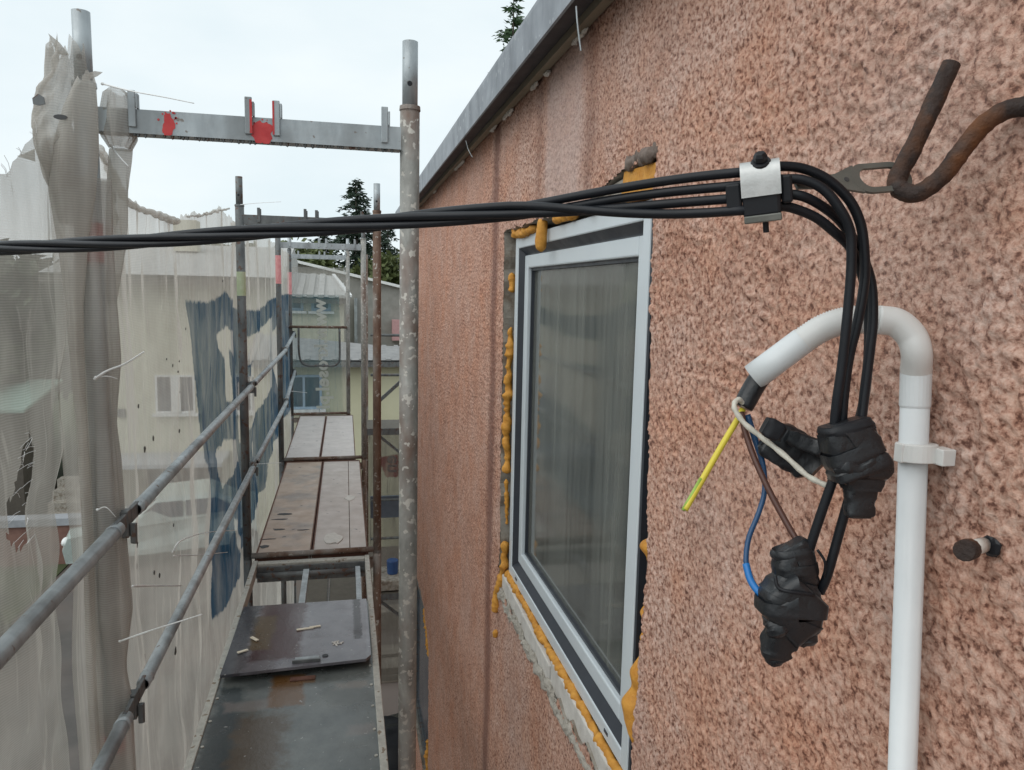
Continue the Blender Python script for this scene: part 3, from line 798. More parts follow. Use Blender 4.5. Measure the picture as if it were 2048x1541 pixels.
for (x, y, z) in ((-.503,3.045,ZD+.030), (.078,3.075,ZD+.034), (.100,3.11,ZD+.034), (.098,3.765,ZD+.010), (-.500,3.765,ZD+.010)):
    vs.append((x,y,z))
lid.add([(x,y,z+.012) for x,y,z in vs]+vs, [(0,1,2,3,4),(9,8,7,6,5)]+[(i,i+5,(i+1)%5+5,(i+1)%5) for i in range(5)])
lid = lid.build('hatch_lid', PLY_H, hp, fix=True)
m = MB(); m.bar((-.215,3.115,ZD+.047), (-.115,3.115,ZD+.048), .032, .006); m.build('latch_plate', GALV, lid, bevel=.001)
m = MB(); m.bar((-.225,3.092,ZD+.050), (-.110,3.092,ZD+.051), .010, .012); m.build('latch_bar', GALV_D, lid)
m = MB(); m.cyl((-.092,3.135,ZD+.0452), (-.092,3.135,ZD+.0466), .013, 12); m.build('finger_hole', PLASTIC, lid)
m = MB(); m.box(-.23, -.13, 3.02, 3.05, ZD+.001, ZD+.006); m.build('hinge_strap', RUSTR, hp)
for j, (x, y, a, l) in enumerate([(-.405,3.36,-.9,.05),(-.44,3.24,.5,.045),(-.19,3.43,.15,.075),(-.145,3.445,.2,.05)]):
    m = MB(); c, s = math.cos(a), math.sin(a); z = ZD+.045-(y-3.06)/.70*.022
    m.bar((x-c*l/2,y-s*l/2,z+.004), (x+c*l/2,y+s*l/2,z+.004), .014, .004)
    tag(m.build('wood_chip', WOODC, fix=True), ['short wood chip near the torn net side of the hatch lid', 'stubby wood chip low on the hatch lid', 'long wood splinter across the middle of the hatch lid', 'thin wood splinter beside the long one on the hatch lid'][j], 'wood chip', 'chips on the hatch lid')
rg = random.Random(3)
m = MB()
for j in range(7):
    a = rg.uniform(0,3); x, y = -.055+rg.uniform(-.03,.03), 3.25+rg.uniform(-.02,.02)
    m.bar((x-.012*math.cos(a),y-.012*math.sin(a),ZD+.0425), (x+.012*math.cos(a),y+.012*math.sin(a),ZD+.0425), .006, .002)
m.build('plaster_crumbs', MORTW, lid, kind='stuff')

def deck(name, label, x0, x1, y0, y1, mat, split=None, z=ZD, rm=RUSTR):
    t = thing(name, label, 'scaffold deck', ((x0+x1)/2, (y0+y1)/2, z-.06), 'scaffold deck boards')
    if split:
        m = MB(); m.box(x0+.008, split-.002, y0+.04, y1-.04, z-.010, z); m.build('panel', mat, t)
        m = MB(); m.box(split+.003, x1-.008, y0+.04, y1-.04, z-.010, z+.001); m.build('panel', mat, t)
    else:
        m = MB(); m.box(x0+.008, x1-.008, y0+.04, y1-.04, z-.010, z); m.build('panel', mat, t)
    for x in (x0, x1-.0075):
        m = MB(); m.box(x, x+.0075, y0+.03, y1-.03, z-.06, z+.005); m.build('edge_channel', rm, t)
    for (a, b) in ((y0+.012, y0+.038), (y1-.038, y1-.012)):
        m = MB(); m.box(x0+.01, x1-.01, a, b, z-.05, z+.004); m.build('end_cap', rm, t)
    return t
deck('plywood_deck', 'tan plywood deck board with dark scuffs, net side of the middle bay', -.535, -.213, 4.5, 7.07, PLY_T)
deck('plywood_deck', 'grey plywood deck board with a white plaster blob, wall side of the middle bay', -.205, .128, 4.5, 7.07, PLY_G, .02)
deck('plywood_deck', 'pale plywood deck board, net side of the far bay', -.56, -.243, 7.07, 9.64, PLY_P)
deck('plywood_deck', 'pale plywood deck board, wall side of the far bay', -.235, .090, 7.07, 9.64, PLY_P)
deck('plywood_deck', 'plywood deck board before the hatch platform, net side', -.535, -.213, -.64, 1.93, PLY_T)
deck('plywood_deck', 'plywood deck board before the hatch platform, wall side', -.205, .128, -.64, 1.93, PLY_G)
# deck retainer tubes across the frames
for i in (1, 2, 3):
    m = MB(); m.cyl((XO[i][0]+.02, FY[i]+.0, ZD+.022), (XO[i][1]-.02, FY[i]+.0, ZD+.026), .017, 12)
    tag(m.build('deck_retainer', RUSTY, smooth=True), ['', 'dirty tube across the deck joint behind the open hatch', 'dirty tube across the joint between tan and pale decks', 'dirty tube across the end of the pale decks'][i], 'tube', 'deck retainer tubes')
# plaster blob
rg = random.Random(12); pts = [(-.088+(.05+.03*rg.random())*math.cos(a*.449), 4.80+(.075+.06*rg.random())*math.sin(a*.449)) for a in range(14)]
m = MB(); m.prism(pts, 'z', ZD+.0012, ZD+.006); tag(m.build('plaster_blob', MORTW, fix=True), 'white blob of dried plaster on the grey plywood deck', 'plaster blob')
rg = random.Random(14); pts = [(.03+(.03+.02*rg.random())*math.cos(a*.449), 5.75+(.05+.04*rg.random())*math.sin(a*.449)) for a in range(14)]
m = MB(); m.prism(pts, 'z', ZD+.0012, ZD+.004); tag(m.build('plaster_smear', MORTW, fix=True), 'pale plaster smear further along the grey plywood deck', 'plaster smear')
SCUFF_SHADE = mat_plain('dark rubber scuff and hole shade', (.05,.05,.052), .6)
for j, (x, y, l, w) in enumerate([(-.43,5.40,.14,.05), (-.45,5.28,.12,.03), (-.44,5.05,.08,.035), (-.28,5.02,.09,.02), (-.49,4.86,.12,.02), (-.50,4.72,.07,.06)]):
    rg = random.Random(60+j); pts = [(x+l/2*math.cos(a*.524)*rg.uniform(.6,1.1), y+w/2*math.sin(a*.524)*rg.uniform(.6,1.2)) for a in range(12)]
    m = MB(); m.prism(pts, 'z', ZD+.0008, ZD+.0018); m.build('scuff_mark', SCUFF_SHADE, bpy.data.objects['plywood_deck'], fix=True)
# lower level steel planks
for b, (ya, yb) in enumerate([(1.93,4.5), (4.5,7.07), (7.07,9.64)]):
    for k, (x0, x1) in enumerate([(-.53,-.22), (-.205,.115)]):
        t = thing('steel_plank', 'perforated steel plank one lift down, '+('net side ' if k == 0 else 'wall side ')+['under the wet hatch platform', 'under the tan decks', 'under the pale far decks'][b], 'scaffold deck', ((x0+x1)/2, (ya+yb)/2, ZD-2.1), 'lower lift steel planks')
        m = MB(); m.box(x0, x1, ya+.03, yb-.03, ZD-2.004, ZD-2.0); m.build('tread', PERF, t)
        for x in (x0, x1-.006):
            m = MB(); m.box(x, x+.006, ya+.03, yb-.03, ZD-2.06, ZD-1.994); m.build('flange', GALV_D, t)

# ---- scaffold on the gable side, seen in the gap beside the near post
for k, z in enumerate((ZD+1.04, ZD+.55, ZD-2.03+1.0, ZD-2.03+.5)):
    m = MB(); m.cyl((.30,9.30,z), (3.0,9.30,z), .0168, 12)
    tag(m.build('guardrail', GALV_D, smooth=True), ['upper guardrail of the gable scaffold beyond the house corner', 'lower guardrail of the gable scaffold beyond the house corner', 'upper guardrail of the gable scaffold one lift down', 'lower guardrail of the gable scaffold one lift down'][k], 'guardrail', 'gable scaffold guardrails')
for k, (x, y) in enumerate([(.25,9.36), (3.05,9.36), (3.05,8.62)]):
    m = MB(); m.cyl((x,y,-5.8), (x,y,.4), .024, 14)
    tag(m.build('scaffold_post', RUSTY, smooth=True), ['rusty scaffold post where the gable scaffold meets the last frame', 'outer scaffold post at the end of the gable scaffold', 'inner scaffold post at the end of the gable scaffold'][k], 'scaffold post')
for k, z in enumerate((ZD, ZD-2.0)):
    t = thing('steel_plank', ['perforated steel deck of the gable scaffold', 'perforated steel deck of the gable scaffold one lift down'][k], 'scaffold deck', (1.6, 9.0, z-.07))
    m = MB(); m.box(.24, 3.0, 8.66, 9.25, z-.004, z); m.build('tread', PERF, t)
    m = MB(); m.box(.24, 3.0, 8.648, 8.657, z-.075, z+.002); m.build('flange', GALV_D, t)
    m = MB(); m.bar((.36,8.70,z-.08), (1.0,8.70,z-.62), .03, .03); m.build('bracket_strut', GALV_D, t)
m = MB(); m.bar((.38,9.33,ZD+.20), (.95,9.33,ZD+.72), .04, .04); tag(m.build('diagonal_brace', GALV_D), 'diagonal brace on the gable scaffold beyond the house corner', 'brace')
m = MB(); m.box(.30, 1.4, 9.42, 9.46, ZD-1.30, ZD-1.02); tag(m.build('toe_board', mat_plain('blue grey board', (.12,.15,.19), .5)), 'blue grey board tied low on the gable scaffold', 'board')
m = MB(); m.box(.30, 1.6, 8.70, 9.20, ZD-1.985, ZD-1.86); tag(m.build('concrete_slab', MORTAR, bevel=.01), 'pale slab stacked on the lower gable deck', 'slab')
m = MB(); m.tube([(.55,8.95,ZD-1.86),(.55,8.95,ZD-1.85),(.55,8.95,ZD-1.70),(.55,8.95,ZD-1.69)], [.062,.066,.072,.066], 16); tag(m.build('bucket', mat_plain('blue plastic', (.03,.08,.22), .4)), 'blue bucket on the slab of the lower gable deck', 'bucket')

# timber under the gable scaffold, and an added black heap that darkens the gap
OLDW = mat_noisy('old grey timber', (.16,.135,.11), (.27,.235,.195), 9, (.7,.9), 0, .3, stretch=(.3,1,1))
for j, (x0, y, z, dz, lab) in enumerate([(.1,10.6,-5.8,.12,'bottom plank of the timber pile under the gable scaffold'), (.2,11.1,-5.8,.20,'thick plank behind the timber pile under the gable scaffold'), (.15,10.62,-5.675,.10,'top plank of the timber pile under the gable scaffold'), (.0,12.4,-5.8,.30,'stacked plank farthest from the gable scaffold')]):
    m = MB(); m.box(x0, x0+2.4, y, y+.32, z, z+dz); tag(m.build('plank', OLDW, bevel=.006), lab, 'plank')
m = MB(); pts = []
rg = random.Random(31)
m.blob((.8,8.9,-5.8), (.75,.55,.38), 18, 10, .12, rg, None, .8); tag(m.build('dark_heap', PLASTIC, smooth=True), 'black heap added on the ground at the house corner to darken the gap', 'dark_heap')

# ------------------------------------------------------------------ nets
NX = -.66
def interp(x, pts):
    xs, ys = zip(*pts); return np.interp(x, xs, ys)

def net_sheet(name, ys, zs_n, top, bot, xfun, mat, parent, print_fn=None, holes=()):
    Yg = np.repeat(ys[:,None], zs_n, 1)
    tt = np.linspace(0, 1, zs_n)[None,:]
    tp = top(ys)[:,None]; bt = bot
    Zg = tp + (bt-tp)*tt**1.25
    X = xfun(Yg, Zg)
    V = np.stack([X, Yg, Zg], -1).reshape(-1, 3)
    nY, nZ = Yg.shape
    i, k = np.meshgrid(np.arange(nY-1), np.arange(nZ-1), indexing='ij')
    a = (i*nZ+k).ravel(); Q = np.stack([a, a+1, a+nZ+1, a+nZ], -1)
    if holes:
        cy = Yg.ravel()[Q].mean(1); cz = Zg.ravel()[Q].mean(1); keep = np.ones(len(Q), bool)
        for P in holes: keep &= sdf(P, cy, cz) < 0
        Q = Q[keep]
    pr = print_fn(Yg.ravel(), Zg.ravel()) if print_fn else np.full(V.shape[0], -1.0)
    return np_mesh(name, V, Q, mat, parent, True, {'print': pr})

OUTER = [(3.649,-.077),(3.945,-.088),(4.263,-.076),(4.6,-.021),(4.922,-.089),(5.416,-.168),(6.285,-.198),(7.284,-.121),(8.333,-.112),(9.7,-.09),(9.7,-1.5),(8.0,-1.52),
         (6.741,-1.554),(6.72,-1.66),(5.924,-1.754),(5.228,-1.806),(4.782,-1.874),(4.013,-1.762),(4.082,-1.47),(3.966,-1.23),(3.925,-1.024),(3.797,-.745),(3.72,-.4)]
HOLA = [(4.269,-.269),(4.611,-.222),(4.938,-.296),(4.913,-.439),(4.749,-.369),(4.778,-.484),(4.83,-.619),(4.839,-.715),(4.58,-.67),(4.448,-.411),(4.336,-.337)]
HOLB = [(5.382,-.361),(6.339,-.368),(6.618,-.335),(7.368,-.285),(7.242,-.931),(5.816,-1.011),(5.382,-1.083),(5.259,-1.058),(5.331,-.652),(5.733,-.65),(6.13,-.585),(5.349,-.55)]
HOLC = [(4.158,-.891),(4.397,-.865),(4.938,-.974),(4.973,-1.109),(4.641,-1.124),(4.289,-1.114),(4.222,-1.0)]
HOLD = [(4.597,-1.385),(4.746,-1.438),(5.047,-1.725),(4.982,-1.744),(4.775,-1.59)]
HOLE = [(5.9,-1.2),(6.05,-1.2),(6.0,-1.45),(5.88,-1.45)]
HOLF = [(7.5,-.45),(8.6,-.40),(8.6,-1.0),(7.9,-1.1)]
def logo(y, z):
    d = sdf(OUTER, y, z)
    for h in (HOLA, HOLB, HOLC, HOLD, HOLE, HOLF): d = np.minimum(d, -sdf(h, y, z))
    return d

# main net along the outer posts
net = thing('debris_net', 'long off white debris net with a blue printed emblem along the outer posts', 'debris net', (NX, 5.5, -5.4))
TOPM = [(1.95,.30),(2.1,.36),(2.412,.375),(2.581,.33),(2.88,.286),(3.2,.27),(3.52,.272),(3.9,.335),(4.089,.352),(4.5,.43),(4.996,.40),(6.0,.39),(6.9,.40),(7.07,.42),(8.0,.42),(9.74,.40)]
def top_main(y):
    return interp(y, TOPM) + .018*(vn(y, y*0, 14, 21)-.5) + .02*(vn(y, y*0, 45, 22)-.5)
def x_main(Y, Z):
    pin = np.abs(((Y-1.93)/2.57+.5) % 1-.5)*2       # 0 at posts, 1 mid bay
    f = (vn(Y, Z*.12, 6.5, 23)-.5)*.075 + (vn(Y, Z*.25, 17, 24)-.5)*.030 + (vn(Y, Z, 3, 25)-.5)*.05
    return NX - .01 + f*(.35+.65*pin) - .03*np.sin(pin*math.pi/2)
ys = np.concatenate([np.arange(1.96, 4.6, .012), np.arange(4.6, 9.74, .022)])
RIPM = [[(2.36,.12),(2.44,.125),(2.47,.02),(2.40,-.03),(2.35,.04)]]
net_sheet('sheet', ys, 210, top_main, -5.4, x_main, NETM, net, logo)
# twisted hem rolled along the torn upper edge
def roll(name, pts, r, seed, parent, mat=NETW, n=12):
    rg = random.Random(seed); P = spline(pts, 10); m = MB()
    rs = [r*(.55+.75*rg.random()) for _ in P]
    rs = [(rs[max(i-1,0)]+2*rs[i]+rs[min(i+1,len(rs)-1)])/4 for i in range(len(rs))]
    m.tube([p+Vector((rg.uniform(-.004,.004), 0, rg.uniform(-.005,.005))) for p in P], rs, n, True)
    o = m.build(name, mat, parent, smooth=True); a = o.data.attributes.new('print', 'FLOAT', 'POINT'); a.data.foreach_set('value', [-1.0]*len(o.data.vertices)); return o
def x1(y, z): return float(x_main(np.array([y]), np.array([z]))[0])
roll('rolled_hem', [(-.640,2.02,.30),(-.650,2.2,.345),(x1(2.41,.37)+.01,2.412,.362),(x1(2.58,.33)+.01,2.581,.318),(x1(2.88,.28)+.01,2.88,.272),(x1(3.2,.26)+.01,3.2,.258),(x1(3.5,.26)+.01,3.50,.262)], .0125, 3, net)
roll('rolled_hem', [(x1(3.7,.30),3.72,.300),(x1(3.95,.34),3.95,.335),(x1(4.2,.37),4.2,.366),(-.62,4.48,.420)], .006, 4, net)
# dirt specks stuck in the mesh
rg = random.Random(77); m = MB()
for (y, z, s) in [(2.905,-.60,.012),(3.03,-.585,.011),(3.36,-.62,.010),(3.02,-.78,.011),(2.83,-.43,.008),(2.75,-.905,.013),(2.66,-.955,.011),(3.22,-.30,.006),(3.26,-.33,.006),(3.30,-.36,.007),(3.33,-.32,.006),(3.41,-.46,.007),
                  (2.95,-1.10,.010),(2.76,-1.33,.016),(2.88,-1.06,.010),(3.05,-1.45,.018),(3.6,-.20,.006),(2.57,.26,.028),(2.60,.20,.030),(3.1,-.95,.008),(2.97,-1.36,.010),(4.4,.02,.008)]:
    x = x1(y, z)+.004
    pts = [(y+s*1.1*math.cos(a*.785)*rg.uniform(.5,1.2), z+s*.9*math.sin(a*.785)*rg.uniform(.6,1.3)) for a in range(8)]
    m.prism(pts, 'x', x, x+.002)
m.build('dirt_specks', LEAFD, net, fix=True, kind='stuff')

# near net: sheet before the first frame, wrapped and knotted round the near post
net2 = thing('debris_net', 'torn grubby net knotted round the near scaffold post', 'debris net', (NX, 1.6, -5.4))
def top_near(y):
    return interp(y, [(.2,.10),(1.2,.06),(1.45,.075),(1.686,.12),(1.75,.20),(1.80,.245),(1.86,.32),(1.93,.36),(1.98,.30)]) + .03*(vn(y, y*0, 30, 31)-.5)+.02*(vn(y, y*0, 90, 32)-.5)
def x_near(Y, Z):
    f = (vn(Y, Z*.2, 7, 33)-.5)*.06+(vn(Y, Z*.35, 22, 34)-.5)*.03
    return -.672 + f - .02*np.clip((1.9-Y)*2, 0, 1)
SLIT = [[(1.7841, -0.3288), (1.8180, -0.3712), (1.7996, -0.4233), (1.7649, -0.4810), (1.7297, -0.5474), (1.7030, -0.5601), (1.6821, -0.5368), (1.6885, -0.4590), (1.7299, -0.4060), (1.7567, -0.3582)]]
net_sheet('sheet', np.arange(.2, 1.985, .0085), 330, top_near, -5.4, x_near, NETN, net2, None, SLIT)
rg = random.Random(8); m = MB()
for i in range(38):                        # frayed threads at the slit and the torn top edge
    if i < 26:
        P = SLIT[0]; k = rg.randrange(len(P)); a = P[k]; b = P[(k+1) % len(P)]; t = rg.random(); y, z = a[0]+(b[0]-a[0])*t, a[1]+(b[1]-a[1])*t
        cy = sum(q[0] for q in P)/len(P); d = (cy-y)*rg.uniform(.5,1.7); l = (d, rg.uniform(-.02,.01))
    else:
        y = rg.uniform(1.66, 1.90); z = float(top_near(np.array([y]))[0])-.004; l = (rg.uniform(-.03,-.005), rg.uniform(.0,.035))
    x = float(x_near(np.array([y]), np.array([z]))[0])+.003
    m.tube([(x,y,z),(x+.002,y+l[0]*.5,z+l[1]*.5+.003),(x,y+l[0],z+l[1])], .0005, 4)
m.build('frayed_threads', ZIP, net2, kind='stuff')

def cloth_ring(name, zs, fun, parent, n=44, mat=NETW, open_=False, rag=0, seed=1):
    """closed cloth sleeve: fun(theta, z) -> (x, y)"""
    th = np.linspace(0, 2*math.pi, n, endpoint=False); TH, ZZ = np.meshgrid(th, zs, indexing='xy')
    X, Y = fun(TH, ZZ)
    Z = ZZ.copy()
    if rag:
        Z[-1] += rag*(vn(th, th*0, 3.5, seed)-.4); Z[-2] += .5*rag*(vn(th, th*0, 3.5, seed)-.4)
    V = np.stack([X, Y, Z], -1).reshape(-1, 3); nz = len(zs)
    i, k = np.meshgrid(np.arange(nz-1), np.arange(n), indexing='ij'); a = (i*n+k).ravel(); b = (i*n+(k+1) % n).ravel()
    Q = np.stack([a, b, b+n, a+n], -1)
    return np_mesh(name, V, Q, mat, parent, True, {'print': np.full(len(V), -1.0)})
def f_wrap(t, z):
    tie = interp(z, [(-5.4,.04),(-3.2,.036),(-2.4,.04),(-1.75,.036),(-1.35,.036),(-1.03,.037),(-.965,.0285),(-.93,.029),(-.80,.047),(-.60,.038),(-.42,.034),(-.335,.0285),(-.30,.030),(-.18,.040),(-.05,.037),(.10,.034),(.25,.036)])
    r = tie*(1+.30*(vn(np.cos(t)*1.4+3, z*.6+np.sin(t)*1.4, 2.2, 41)-.5)*1.6+.10*np.sin(3*t+z*3)+.05*np.sin(9*t+z*5))
    return XL+.004+r*np.cos(t)*1.05, FY[0]-.004+r*np.sin(t)*.95
cloth_ring('post_wrap', np.concatenate([np.arange(-5.4, -1.6, .08), np.arange(-1.6, .24, .014)]), f_wrap, net2)
def f_fold(t, z):                          # pale cloth drawn over the post and hanging down in front of it
    cx = interp(z, [(-1.6,-.602),(-.95,-.598),(-.55,-.596),(-.33,-.594),(-.05,-.597),(.10,-.597),(.20,-.594),(.30,-.582),(.38,-.568),(.45,-.550)])
    w = interp(z, [(-1.6,.012),(-.95,.009),(-.50,.012),(-.33,.012),(-.05,.016),(.10,.030),(.20,.044),(.30,.044),(.38,.034),(.43,.022),(.45,.010)])
    r = 1+.28*(vn(np.cos(t)*1.1+5, z*1.6+np.sin(t), 1.7, 43)-.5)+.06*np.sin(4*t+z*7)
    return cx+w*r*np.cos(t), FY[0]-.050+(.012+.35*w)*r*np.sin(t)+.008*np.sin(z*8)
cloth_ring('draped_fold', np.arange(-1.6, .452, .012), f_fold, net2, 48, NETW, rag=.03, seed=45)
def f_clump(t, z):
    cx = interp(z, [(.13,-.622),(.20,-.628),(.28,-.636),(.34,-.640),(.40,-.628),(.45,-.604),(.51,-.594)]); w = interp(z, [(.13,.004),(.20,.016),(.28,.026),(.34,.038),(.38,.034),(.42,.038),(.47,.034),(.51,.030)])
    r = 1+1.0*(vn(np.cos(t)*.9+7, z*9+np.sin(t)*.9, 1.9, 46)-.5)+.5*(vn(np.cos(t)*1.6+3, z*14+np.sin(t)*1.6, 3.3, 49)-.5)
    return cx+w*r*np.cos(t), FY[0]-.010+.040*r*np.sin(t)
cloth_ring('crumpled_top', np.arange(.13, .512, .008), f_clump, net2, 72, NETW, rag=.06, seed=47)
def f_knot(t, z):
    w = interp(z, [(.305,.020),(.33,.034),(.39,.034),(.425,.026),(.435,.012)])
    r = 1+.6*(vn(np.cos(t)*1.7+9, z*6+np.sin(t)*1.7, 3.4, 48)-.5)
    return -.503+w*r*np.cos(t), FY[0]+.004+.040*r*np.sin(t)
cloth_ring('knot', np.arange(.305, .436, .008), f_knot, net2, 40, NETW)
def f_strap(t, z):
    cx = interp(z, [(-.05,-.545),(.10,-.530),(.22,-.516),(.31,-.510)]); w = interp(z, [(-.05,.010),(.10,.020),(.31,.022)])
    return cx+w*np.cos(t)*(1+.3*np.sin(3*t+z*20)), FY[0]+.036+.012*np.sin(t)
cloth_ring('net_strap', np.arange(-.05, .312, .012), f_strap, net2, 24, NETM)
for j, pts in enumerate([[(-.606,.49),(-.618,.515),(-.624,.532),(-.602,.514),(-.585,.49)], [(-.66,.285),(-.685,.272),(-.695,.268),(-.68,.264),(-.66,.258)], [(-.555,.445),(-.530,.456),(-.514,.455),(-.525,.446),(-.555,.43)]]):
    m = MB(); m.prism(pts, 'y', FY[0]-.045-.01*j, FY[0]-.043-.01*j); o = m.build('torn_flap', NETW, net2, fix=True)
    a = o.data.attributes.new('print', 'FLOAT', 'POINT'); a.data.foreach_set('value', [-1.0]*len(o.data.vertices))
m = MB(); m.prism([(-.598+.014*math.cos(a*.6), .352+.0055*math.sin(a*.6)) for a in range(10)], 'y', FY[0]-.078, FY[0]-.075); m.build('eyelet_hole', SCUFF_SHADE, net2, fix=True)
m = MB(); m.prism([(-.652,.388),(-.640,.398),(-.630,.392),(-.628,.378),(-.640,.374),(-.651,.376)], 'y', FY[0]-.074, FY[0]-.070); m.build('grey_patch', GALV_D, net2, fix=True)

# end net with the mirrored web address
net3 = thing('debris_net', 'net closing the far end, printed with a mirrored web address on teal', 'debris net', (-.35, 9.75, -3.6))
xs = np.arange(-.80, .035, .012); zz = np.arange(-3.6, .26, .03)
Xg, Zg = np.meshgrid(xs, zz, indexing='ij')
Yg = 9.76 + .03*(vn(Xg, Zg*.2, 9, 51)-.5)
n1, n2 = Xg.shape; i, k = np.meshgrid(np.arange(n1-1), np.arange(n2-1), indexing='ij'); a = (i*n2+k).ravel()
np_mesh('sheet', np.stack([Xg, Yg, Zg], -1).reshape(-1, 3), np.stack([a, a+1, a+n2+1, a+n2], -1), NETT, net3, True,
        {'print': sdf([(-.9,-.10),(-.075,-.10),(-.030,-1.63),(-.9,-1.63)], Xg.ravel(), Zg.ravel())})
def lettering(text, size, parent, mat, mat4, bold=.012, spacing=1.0):
    cu = bpy.data.curves.new('txt', 'FONT'); cu.body = text; cu.size = size; cu.offset = bold*size; cu.space_character = spacing; cu.resolution_u = 3
    to = bpy.data.objects.new('txt', cu); COL.objects.link(to)
    dg = bpy.context.evaluated_depsgraph_get()
    me = bpy.data.meshes.new_from_object(to.evaluated_get(dg)); bpy.data.objects.remove(to)
    me.transform(mat4); me.name = 'lettering'
    o = finish('lettering', me, mat, Vector((0,0,0)), parent)
    a = me.attributes.new('print', 'FLOAT', 'POINT'); a.data.foreach_set('value', [-1.0]*len(me.vertices))
    return o
# text x -> down, text up -> towards -X (seen from the back)
lettering('www.krosel.pl', .222, net3, LETT, Matrix(((.03,-1,0,-.245),(0,0,1,9.735),(-1,-.02,0,H-.155),(0,0,0,1))), .035, 1.07)
# net hung on the gable scaffold one lift down
net4 = thing('debris_net', 'brown soiled net with faint mirrored letters on the gable scaffold', 'debris net', (1.6, 9.55, -5.0))
xs = np.arange(.28, 3.0, .03); zz = np.arange(-5.2, ZD-.10, .05)
Xg, Zg = np.meshgrid(xs, zz, indexing='ij'); Yg = 9.56 + .03*(vn(Xg, Zg*.2, 9, 52)-.5)
n1, n2 = Xg.shape; i, k = np.meshgrid(np.arange(n1-1), np.arange(n2-1), indexing='ij'); a = (i*n2+k).ravel()
NETB = mat_net('soiled brown netting', (.20,.18,.155), (.16,.06,.06), .66, .85, (.13,.11,.095))
np_mesh('sheet', np.stack([Xg, Yg, Zg], -1).reshape(-1, 3), np.stack([a, a+1, a+n2+1, a+n2], -1), NETB, net4, True, {'print': sdf([(.40,-2.15),(.66,-2.12),(.66,-2.42),(.50,-2.42)], Xg.ravel(), Zg.ravel())})
LETB = mat_net('grey net lettering', (.30,.29,.28), (.3,.3,.3), .8, .95, (.26,.25,.24))
lettering('en', .24, net4, LETB, Matrix(((0,-1,0,.63),(0,0,1,9.53),(-1,0,0,H-2.12),(0,0,0,1))), .02)

# ---- zip ties
def ziptie(pts, label, r=.0016):
    m = MB(); P = spline(pts, 6)
    m.tube(P, [r*1.25]*max(2, len(P)//3)+[r*(1-.55*i/len(P)) for i in range(len(P)-max(2, len(P)//3))], 6)
    e = P[0]; m.blob(e, (.004,.004,.0035), 6, 4, .05)
    return tag(m.build('zip_tie', ZIP, smooth=True), label, 'zip tie', 'white zip ties')
ziptie([(-0.5192, 1.8800, 0.4338), (-0.4539, 1.8400, 0.4142), (-0.3751, 1.8000, 0.3970), (-0.3135, 1.7800, 0.3845)], 'thin zip tie tail sticking out above the red splashed transom')
ziptie([(-0.5209, 1.9300, 0.3101), (-0.4952, 1.9000, 0.2811), (-0.4732, 1.8800, 0.2595)], 'short zip tie tail under the transom knot')
ziptie([(-0.5567, 1.8600, -0.2186), (-0.5242, 1.8400, -0.1982), (-0.4820, 1.8200, -0.1803), (-0.4368, 1.8000, -0.1516)], 'zip tie at the waist of the wrapped near post', .0026)
ziptie([(-0.5544, 1.8600, -0.2152), (-0.5275, 1.8500, -0.2118), (-0.5097, 1.8600, -0.2188)], 'curled zip tie end below the waist of the wrapped near post', .0013)
ziptie([(-0.5296, 1.8600, -0.8502), (-0.4476, 1.8000, -0.8025), (-0.3735, 1.7600, -0.7670), (-0.3221, 1.7400, -0.7452)], 'long zip tie at the lower pinch of the wrapped near post', .0019)
ziptie([(-0.6200, 2.3255, -0.8944), (-0.6100, 2.5353, -0.9778), (-0.6000, 2.8641, -1.1106)], 'straight zip tie behind the lower guardrail', .0034)
ziptie([(-0.6000, 2.7489, -0.9409), (-0.5800, 2.7936, -0.9151), (-0.5700, 3.1950, -1.0173), (-0.5600, 3.9528, -1.2526)], 'looped zip tie curving over the lower guardrail', .0022)
ziptie([(-0.6000, 2.7698, -0.9613), (-0.5800, 3.1303, -1.0878), (-0.5600, 3.6938, -1.2782)], 'zip tie tail running level over the lower guardrail', .0022)
ziptie([(-0.5944, 4.5000, 0.4400), (-0.4795, 4.4200, 0.4477), (-0.3377, 4.3600, 0.4558)], 'zip tie tail at the top of the second scaffold frame')
ziptie([(-0.5871, 4.5200, -1.0430), (-0.4859, 4.4600, -1.0230), (-0.3644, 4.4000, -1.0068)], 'zip tie tail beside the second frame at knee height')
ziptie([(-0.6738, 9.2000, -1.2337), (-0.5564, 9.1500, -1.2398), (-0.4454, 9.1000, -1.2458)], 'zip tie tail by the far window below the end guardrail', .0035)
ziptie([(-0.5647, 1.8600, -0.5253), (-0.5405, 1.8400, -0.5145), (-0.5232, 1.8500, -0.5421)], 'fine looped thread tie near the guardrail joint at the near post', .0012)

